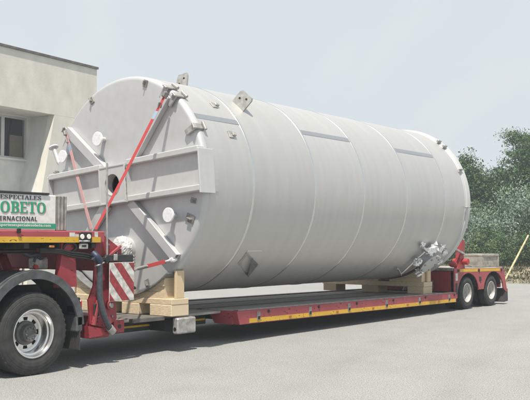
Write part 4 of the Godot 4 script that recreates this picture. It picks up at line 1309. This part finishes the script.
		prism(st, [Vector2(0.03, -0.02), Vector2(0.20, -0.02), Vector2(0.09, lg[3] * 0.8)], shell(lg[0], am, TR) - tg * (hw * 0.9), X, rd, tg * 0.02)
		part("lug_gusset", st, M.grey_metal, lug)
		for k in [-0.45, 0.35]:
			st = S(); capplate(shell_st(st), shell(lg[0], am, TR) + (rd + X * 0.25) * (lg[3] * (0.6 + 0.3 * k)) + tg * (hw * k) - X * 0.0, -X, 0.022, 0.004, 14)
			part("lug_hole", st, M.black, lug)
	# small square pads on the shell
	for c in [[10.50, 46.0], [10.50, 26.0]]:
		var rd := shell(0, c[1], 1) - shell(0, c[1], 0)
		st = S(); bbox(st, shell(c[0], c[1], TR + 0.022), Vector3(0.09, 0.055, 0.06), 0.008, Basis(X, rd, X.cross(rd)))
		bbox(st, shell(c[0] - 0.05, c[1], TR + 0.008), Vector3(0.12, 0.02, 0.12), 0.004, Basis(X, rd, X.cross(rd)))
		part("shell_pad", st, M.galv, o)
	# bent bracket low on the road side
	var bA := px_shell(246.4, 252); var bB := px_shell(237.5, 263); var bC := px_shell(247.0, 275.5); var bE := px_shell(252, 258)
	var bD := px_z(258.2, 264.5, bE.z + 0.15); var bC2 := px_z(248.2, 277.5, bC.z + 0.13)
	var lift := (shell(0, -46, 1) - shell(0, -46, 0)) * 0.012
	st = S()
	hexa(st, [bA - lift, bB - lift, bC - lift, bE - lift, bA + lift, bB + lift, bC + lift, bE + lift])
	var brk := part("foot_bracket", st, M.galv, o)
	st = S()
	var back := Vector3(0.018, 0, 0)
	hexa(st, [bE - lift, bC - lift, bC2, bD, bE - lift + back, bC - lift + back, bC2 + back, bD + back])
	part("bracket_plate", st, M.galv, brk)
	st = S(); bar(st, shell(11.08, -36.8, TR + 0.004), shell(11.45, -36.8, TR + 0.004), 0.02, 0.012, shell(0, -36, 1) - shell(0, -36, 0))
	part("bracket_weld", st, M.weld, brk)
	# foil-wrapped pipework near the rear, road side
	var nr := shell(0, -46.5, 1) - shell(0, -46.5, 0)
	st = S(); tube(st, [shell(17.66, -46.5, TR - 0.02), shell(17.66, -46.5, TR + 0.17)], 0.21, 30)
	var nzr := part("rear_nozzle", st, M.steel_head, o)
	st = S(); capplate(st, shell(17.66, -46.5, TR + 0.17), nr, 0.28, 0.03, 36)
	part("blind_flange", st, M.steel_head, nzr)
	for k in 8:
		var an := TAU * k / 8
		var t1 := X; var t2 := nr.cross(X)
		st = S(); capplate(st, shell(17.66, -46.5, TR + 0.20) + (t1 * cos(an) + t2 * sin(an)) * 0.24, nr, 0.022, 0.03, 6)
		part("flange_bolt", st, M.galv, nzr)
	for f in [[17.40, -35.5, 0.13, Vector3(0.28, 0.17, 0.18), 41], [17.85, -35.5, 0.10, Vector3(0.22, 0.09, 0.12), 42], [18.2, -38.5, 0.09, Vector3(0.20, 0.07, 0.09), 46], [17.12, -45.5, 0.16, Vector3(0.15, 0.11, 0.12), 43], [18.12, -45.0, 0.16, Vector3(0.13, 0.12, 0.06), 44], [17.58, -55.0, 0.22, Vector3(0.15, 0.08, 0.07), 45], [16.95, -32.5, 0.08, Vector3(0.14, 0.07, 0.06), 47]]:
		for k in 3:
			part("foil_wrapping", foil(shell(f[0], f[1], TR + f[2] * (0.5 + 0.3 * k)), f[3] * 0.62, f[4] * 10 + k, nr), M.foil, nzr)
	st = S()
	tube(st, [shell(17.15, -37.0, TR + 0.10), shell(17.05, -60.0, TR + 0.12)], 0.022, 10)
	tube(st, [shell(16.75, -55.0, TR + 0.06), shell(17.1, -60.5, TR + 0.13)], 0.022, 10)
	tube(st, [shell(16.95, -33.5, TR + 0.10), shell(17.4, -38.5, TR + 0.13)], 0.03, 10)
	tube(st, [shell(18.05, -44.0, TR + 0.12), shell(17.95, -56.0, TR + 0.14)], 0.03, 10)
	part("pipe", st, M.weld, nzr)
func shell_st(st): return st
# a torn, folded sheet of foil standing off a surface
func foil(c: Vector3, r: Vector3, seed_: int, out: Vector3) -> SurfaceTool:
	var st := S()
	var g := RandomNumberGenerator.new(); g.seed = seed_
	var u := Vector3.RIGHT.rotated(out, g.randf_range(-0.9, 0.9)); var v := out.cross(u)
	var n := 7
	var P := []
	for i in n + 1:
		var row := []
		for j in n + 1:
			var a := (i / float(n) - 0.5) * 2.0; var b := (j / float(n) - 0.5) * 2.0
			row.append(c + u * (a * r.x * g.randf_range(0.9, 1.08)) + v * (b * r.z * g.randf_range(0.9, 1.1)) + out * (r.y * g.randf_range(-0.45, 0.45)))
		P.append(row)
	var th := out * 0.004
	for i in n:
		for j in n:
			if g.randf() < 0.12 and (i == 0 or j == 0 or i == n - 1 or j == n - 1): continue
			tri(st, P[i][j] + th, P[i + 1][j] + th, P[i + 1][j + 1] + th); tri(st, P[i][j] + th, P[i + 1][j + 1] + th, P[i][j + 1] + th)
			tri(st, P[i][j], P[i + 1][j + 1], P[i + 1][j]); tri(st, P[i][j], P[i][j + 1], P[i + 1][j + 1])
	return st
# a crumpled lump of foil or sheet: an ellipsoid pushed in and out with sharp folds
func crumple(c: Vector3, r: Vector3, seed_: int, amp: float) -> SurfaceTool:
	var st := S()
	var n := FastNoiseLite.new(); n.seed = seed_; n.frequency = 1.3; n.noise_type = FastNoiseLite.TYPE_CELLULAR
	var U := 44; var W := 24
	var p := func(i: int, j: int) -> Vector3:
		var a := TAU * (i % U) / U; var b := PI * j / W
		var d := Vector3(sin(b) * cos(a), cos(b), sin(b) * sin(a))
		return c + d * r * (1.0 + amp * (n.get_noise_3dv(d * 2.2) + 0.5 * n.get_noise_3dv(d * 5.0 + Vector3.ONE * 7)))
	for i in U:
		for j in W:
			quad(st, p.call(i, j), p.call(i + 1, j), p.call(i + 1, j + 1), p.call(i, j + 1))
	return st

# ================================================================ timber under the tank
func timber(called, lo: Vector3, hi: Vector3, material, label, group, bev := 0.008):
	var st := S()
	var c := (lo + hi) / 2
	bbox(st, Vector3(0, (hi.y - lo.y) / 2, 0), hi - lo, bev)
	return solo(called, st, material, label, "timber", Vector3(c.x, lo.y, c.z), group)
# wedge cut to the tank's curve, between z0 and z1, from y0 upwards
func saddle(x0, x1, z0, z1, y0, material, label, group):
	var pts := [Vector2(z1, y0), Vector2(z0, y0)]
	for i in 13:
		var z: float = lerpf(z0, z1, i / 12.0)
		var y: float = TY - sqrt((TR + 0.022) * (TR + 0.022) - z * z)
		if y > y0 + 0.004: pts.append(Vector2(z, y))
	var zc: float = (z0 + z1) / 2
	var whole := PackedVector2Array(pts)
	var k := 0
	var y: float = y0
	while y < TY:
		var h: float = 0.098
		var cutp := Geometry2D.intersect_polygons(whole, PackedVector2Array([Vector2(-3, y), Vector2(3, y), Vector2(3, y + h - 0.0015), Vector2(-3, y + h - 0.0015)]))
		if cutp.is_empty() or k > 3: break
		var q := []
		var yl := 99.0
		for p in cutp[0]: yl = minf(yl, p.y)
		for p in cutp[0]: q.append(p - Vector2(zc, yl))
		var st := S()
		var sh: float = [0.0, 0.012, -0.008, 0.006][k]
		prism(st, q, Vector3(-(x1 - x0) / 2 + sh, 0, 0), Vector3.BACK, Vector3.UP, Vector3(x1 - x0, 0, 0))
		solo("timber_saddle", st, [material, M.timber_pale, material, M.timber_pale][k], ["lowest", "second", "third", "topmost"][k] + " plank of the " + label, "timber", Vector3((x0 + x1) / 2, yl, zc), group)
		y += h
		k += 1
func build_timber():
	var g1 := "timbers under the front of the tank"
	var g2 := "timbers under the rear of the tank"
	var fx0 := 9.53; var fx1 := 9.92
	var fy := 0.516
	for z in [[0.74, 1.21, "road-side pale timber block at the bottom of the front stack"], [0.10, 0.50, "short inner timber block in the front stack, nearer the road side"], [-0.52, -0.12, "short inner timber block in the front stack on its far half"], [-1.2, -0.75, "far-side timber block at the bottom of the front stack"]]:
		timber("timber_block", Vector3(fx0, fy, z[0]), Vector3(fx1, 0.692, z[1]), M.timber_pale, z[2], g1)
	timber("timber_beam", Vector3(fx0 + 0.004, 0.692, -1.23), Vector3(fx1 - 0.01, 0.782, 1.215), M.timber, "long pale timber beam lying across the front stack under the tank", g1)
	saddle(fx0 + 0.02, fx1 - 0.03, 0.18, 1.04, 0.782, M.timber, "pale timber saddle under the tank's front, road side", g1)
	saddle(fx0 + 0.02, fx1 - 0.03, -1.04, -0.18, 0.782, M.timber, "pale timber saddle under the tank's front, far side", g1)
	timber("timber_post", Vector3(fx0 + 0.11, 0.782, 1.155), Vector3(fx1 - 0.09, 1.215, 1.20), M.timber_end, "short upright timber chock against the tank at the front stack, road side", g1)
	timber("timber_post", Vector3(fx0 + 0.11, 0.782, -1.20), Vector3(fx1 - 0.09, 1.215, -1.155), M.timber_end, "short upright timber chock against the tank at the front stack, far side", g1)
	# rear
	var rx0 := 17.93; var rx1 := 18.36
	var ry := deck_y(18.1) + 0.004
	for z in [[-1.72, -1.34], [-0.60, -0.14], [0.64, 1.06]]:
		timber("timber_block", Vector3(rx0, ry, z[0]), Vector3(rx1, ry + 0.165, z[1]), M.timber_old if z[0] < 0.5 else M.timber, {-1.72: "weathered timber block at the far end of the rear stack", -0.6: "weathered timber block in the middle of the rear stack", 0.64: "light timber block at the bottom of the rear stack by the road side"}[z[0]], g2)
	timber("timber_beam", Vector3(rx0 + 0.005, ry + 0.165, -1.75), Vector3(rx1 - 0.008, ry + 0.275, 1.07), M.timber, "long timber beam lying across the rear stack under the tank", g2)
	saddle(rx0 + 0.02, rx1 - 0.05, 0.15, 1.0, ry + 0.275, M.timber, "timber saddle under the tank's rear, road side", g2)
	saddle(rx0 + 0.02, rx1 - 0.05, -1.0, -0.15, ry + 0.275, M.timber, "timber saddle under the tank's rear, far side", g2)
	timber("timber_post", Vector3(rx0 + 0.2, ry + 0.275, 1.005), Vector3(rx1 - 0.06, 1.10, 1.06), M.timber_end, "short upright timber chock at the rear stack, road side", g2)
	# rubber mats between tank and saddles
	for m in [[9.50, 9.86, 0.30, 1.13, M.mat_grey, "grey rubber mat between front timber saddle and tank, road side"], [9.50, 9.86, -1.13, -0.30, M.mat_grey, "grey rubber mat between front timber saddle and tank, far side"], [17.80, 18.2, 0.15, 0.99, M.mat_rubber, "dark blue rubber mat between rear timber saddle and tank, road side"], [17.80, 18.2, -0.99, -0.15, M.mat_rubber, "dark blue rubber mat between rear timber saddle and tank, far side"]]:
		var st := S()
		var n := 14
		var o := Vector3((m[0] + m[1]) / 2, TY - sqrt(TR * TR - 0.36), (m[2] + m[3]) / 2)
		for i in n:
			var q := []
			for r in [TR + 0.020, TR + 0.004]:
				for k in [[m[0], i], [m[1], i], [m[1], i + 1], [m[0], i + 1]]:
					var z: float = lerpf(m[2], m[3], k[1] / float(n))
					q.append(Vector3(k[0], TY - sqrt(r * r - z * z), z) - o)
			hexa(st, q)
		solo("rubber_mat", st, m[4], m[5], "mat", o, "rubber mats under the tank")

# ================================================================ straps
func band(st, pts: Array, w: float, side: Vector3):
	for i in pts.size() - 1:
		var a: Vector3 = pts[i]; var b: Vector3 = pts[i + 1]
		var d := (b - a).normalized()
		var s := (side - d * side.dot(d)).normalized()
		var nrm := d.cross(s)
		bbox(st, (a + b) / 2, Vector3(w, 0.006, a.distance_to(b) + 0.002), 0.002, Basis(s, nrm, d))
func strap(label, m, top: Vector3, bottom: Vector3, w: float, called, blue: bool):
	var o := thing(called, label, "strap", bottom, "lashing straps on the tank's front")
	var d := bottom - top
	var side := Vector3.FORWARD
	var st := S(); band(st, [top.lerp(bottom, 0.03), top.lerp(bottom, 0.14)], w * 0.9, side); part("short_webbing", st, m, o)
	if blue:
		st = S(); band(st, [top + d * 0.14, top + d * 0.20], w * 1.05, side); part("label_sleeve", st, M.strap_blue, o)
	st = S()
	var pts := []
	var from_ := top + d * 0.2
	for i in 9:
		pts.append(from_.lerp(bottom, i / 8.0) + Vector3(0, -0.015 * sin(PI * i / 8.0), 0))
	band(st, pts, w, side); part("webbing", st, m, o)
	st = S(); tube(st, [top - d * 0.005, top + d * 0.035], 0.028, 10)
	bbox(st, top + d * 0.02, Vector3(0.05, 0.10, 0.09), 0.01, Basis.looking_at(d.normalized(), Vector3.RIGHT))
	part("hook", st, M.grey_metal, o)
	st = S(); bbox(st, top + d * 0.095, Vector3(0.02, 0.09, w * 1.2), 0.006, Basis.looking_at(Vector3.LEFT, d.normalized()))
	part("ratchet", st, M.grey_metal, o)
	return o
func build_straps():
	strap("red lashing strap with blue label running from the rim past the round opening", M.strap_red, px_x(166.5, 92.5, 9.50), px_z(95.5, 229.5, 0.55), 0.068, "lashing_strap", true)
	strap("faded pink lashing strap running down from the rim's far side", M.strap_pink, px_x(65.5, 131.5, 9.55), px_z(91.5, 229, -0.6), 0.066, "lashing_strap", true)
	# short tensioner low on the road side
	var a := px_x(136.5, 269, 9.30); var b := px_x(173, 259.5, 9.60)
	var o := thing("turnbuckle_lashing", "short red lashing with steel turnbuckle hooked low on the tank's rim", "strap", a, "lashing straps on the tank's front")
	var st := S(); tube(st, [px_z(134, 271, 1.24), a, a.lerp(b, 0.32)], 0.018, 8); part("turnbuckle", st, M.galv, o)
	st = S(); tube(st, [a.lerp(b, 0.02), a.lerp(b, 0.3)], 0.028, 8); part("turnbuckle_body", st, M.grey_metal, o)
	st = S(); band(st, [a.lerp(b, 0.3), a.lerp(b, 0.8)], 0.06, Vector3.UP); part("webbing", st, M.strap_red, o)
	st = S(); tube(st, [a.lerp(b, 0.79), b, b + Vector3(0.3, 0.02, 0.1)], 0.02, 8); part("hook_chain", st, M.weld, o)
	part("foil_wrapping", crumple(b, Vector3(0.09, 0.06, 0.1), 61, 0.5), M.foil, o)

# ================================================================ small things
func build_small():
	# grey box on the rear of the trailer
	var lo := px_z(481, 268.5, 1.05); var hi := px_z(503, 254, 1.05)
	var x0 := lo.x; var x1 := minf(hi.x, 22.25)
	var y0 := 0.986; var y1 := 1.33
	var o := thing("storage_box", "grey-beige steel box standing on the rear end of the trailer", "box", Vector3((x0 + x1) / 2, y0, 0.8))
	var st := S(); box2(st, Vector3(x0 + 0.02, y0, 0.42), Vector3(x1 - 0.02, y1 - 0.02, 1.03), 0.012)
	part("body", st, M.box_grey, o)
	for f in [[x0, x1, y1 - 0.07, y1], [x0, x0 + 0.16, y0, y1 - 0.071], [x1 - 0.08, x1, y0, y1 - 0.071]]:
		st = S(); box2(st, Vector3(f[0], f[2], 0.40), Vector3(f[1], f[3], 1.06), 0.012)
		part("rim_frame", st, M.box_grey, o)
	# red hand winch with strap bundle at the bogie's front edge
	var p := px_z(455, 268, 0.9); p.y = 0.985; p.x = 19.45
	p = Vector3(20.05, 0.985, 0.93)
	var q := thing("lashing_winch", "red lashing winch with strap bundle on the trailer behind the tank", "winch", p)
	st = S()
	prism(st, [Vector2(-0.16, 0), Vector2(0.22, 0), Vector2(0.16, 0.32), Vector2(0.26, 0.66), Vector2(0.10, 0.72), Vector2(-0.04, 0.34)], p + Vector3(0, 0, 0.06), Vector3.RIGHT, Vector3.UP, Vector3(0, 0, -0.12))
	part("bracket", st, M.red, q)
	st = S(); tube(st, [p + Vector3(0.12, 0.17, -0.2), p + Vector3(0.12, 0.17, 0.2)], 0.075, 16)
	part("drum", st, M.strap_red, q)
	st = S(); bar(st, p + Vector3(-0.42, 0.50, 0.09), p + Vector3(0.12, 0.36, 0.09), 0.06, 0.05)
	part("handle", st, M.galv, q)
	part("strap_bundle", crumple(p + Vector3(-0.42, 0.11, 0.05), Vector3(0.15, 0.09, 0.12), 71, 0.3), M.strap_red, q)
	st = S(); tube(st, smooth_path([p + Vector3(0.15, 0.28, 0.0), p + Vector3(0.32, 0.12, 0.05), p + Vector3(0.62, 0.03, 0.08)], 4), 0.02, 8)
	part("loose_strap", st, M.galv, q)
	# flat grey stay standing next to it
	st = S(); bar(st, Vector3(0, 0, 0), Vector3(0.03, 0.95, 0), 0.05, 0.012, Vector3.BACK)
	solo("steel_stay", st, M.galv, "thin grey steel stay standing upright behind the red winch", "stay", Vector3(20.55, 0.985, 0.75))
	# leaning yellow pole on the verge
	var base := px_y(503.5, 283, 0.0)
	base.y = verge_y(base.x, base.z) - 0.02
	var topp := px_x(528.4, 235.2, base.x + 1.2)
	st = S(); tube(st, [Vector3.ZERO, (topp - base) * 0.5, topp - base], [0.04, 0.04, 0.036], 12)
	solo("yellow_pole", st, M.pole_yellow, "pale yellow pole leaning over the grass verge beyond the trailer", "pole", base)
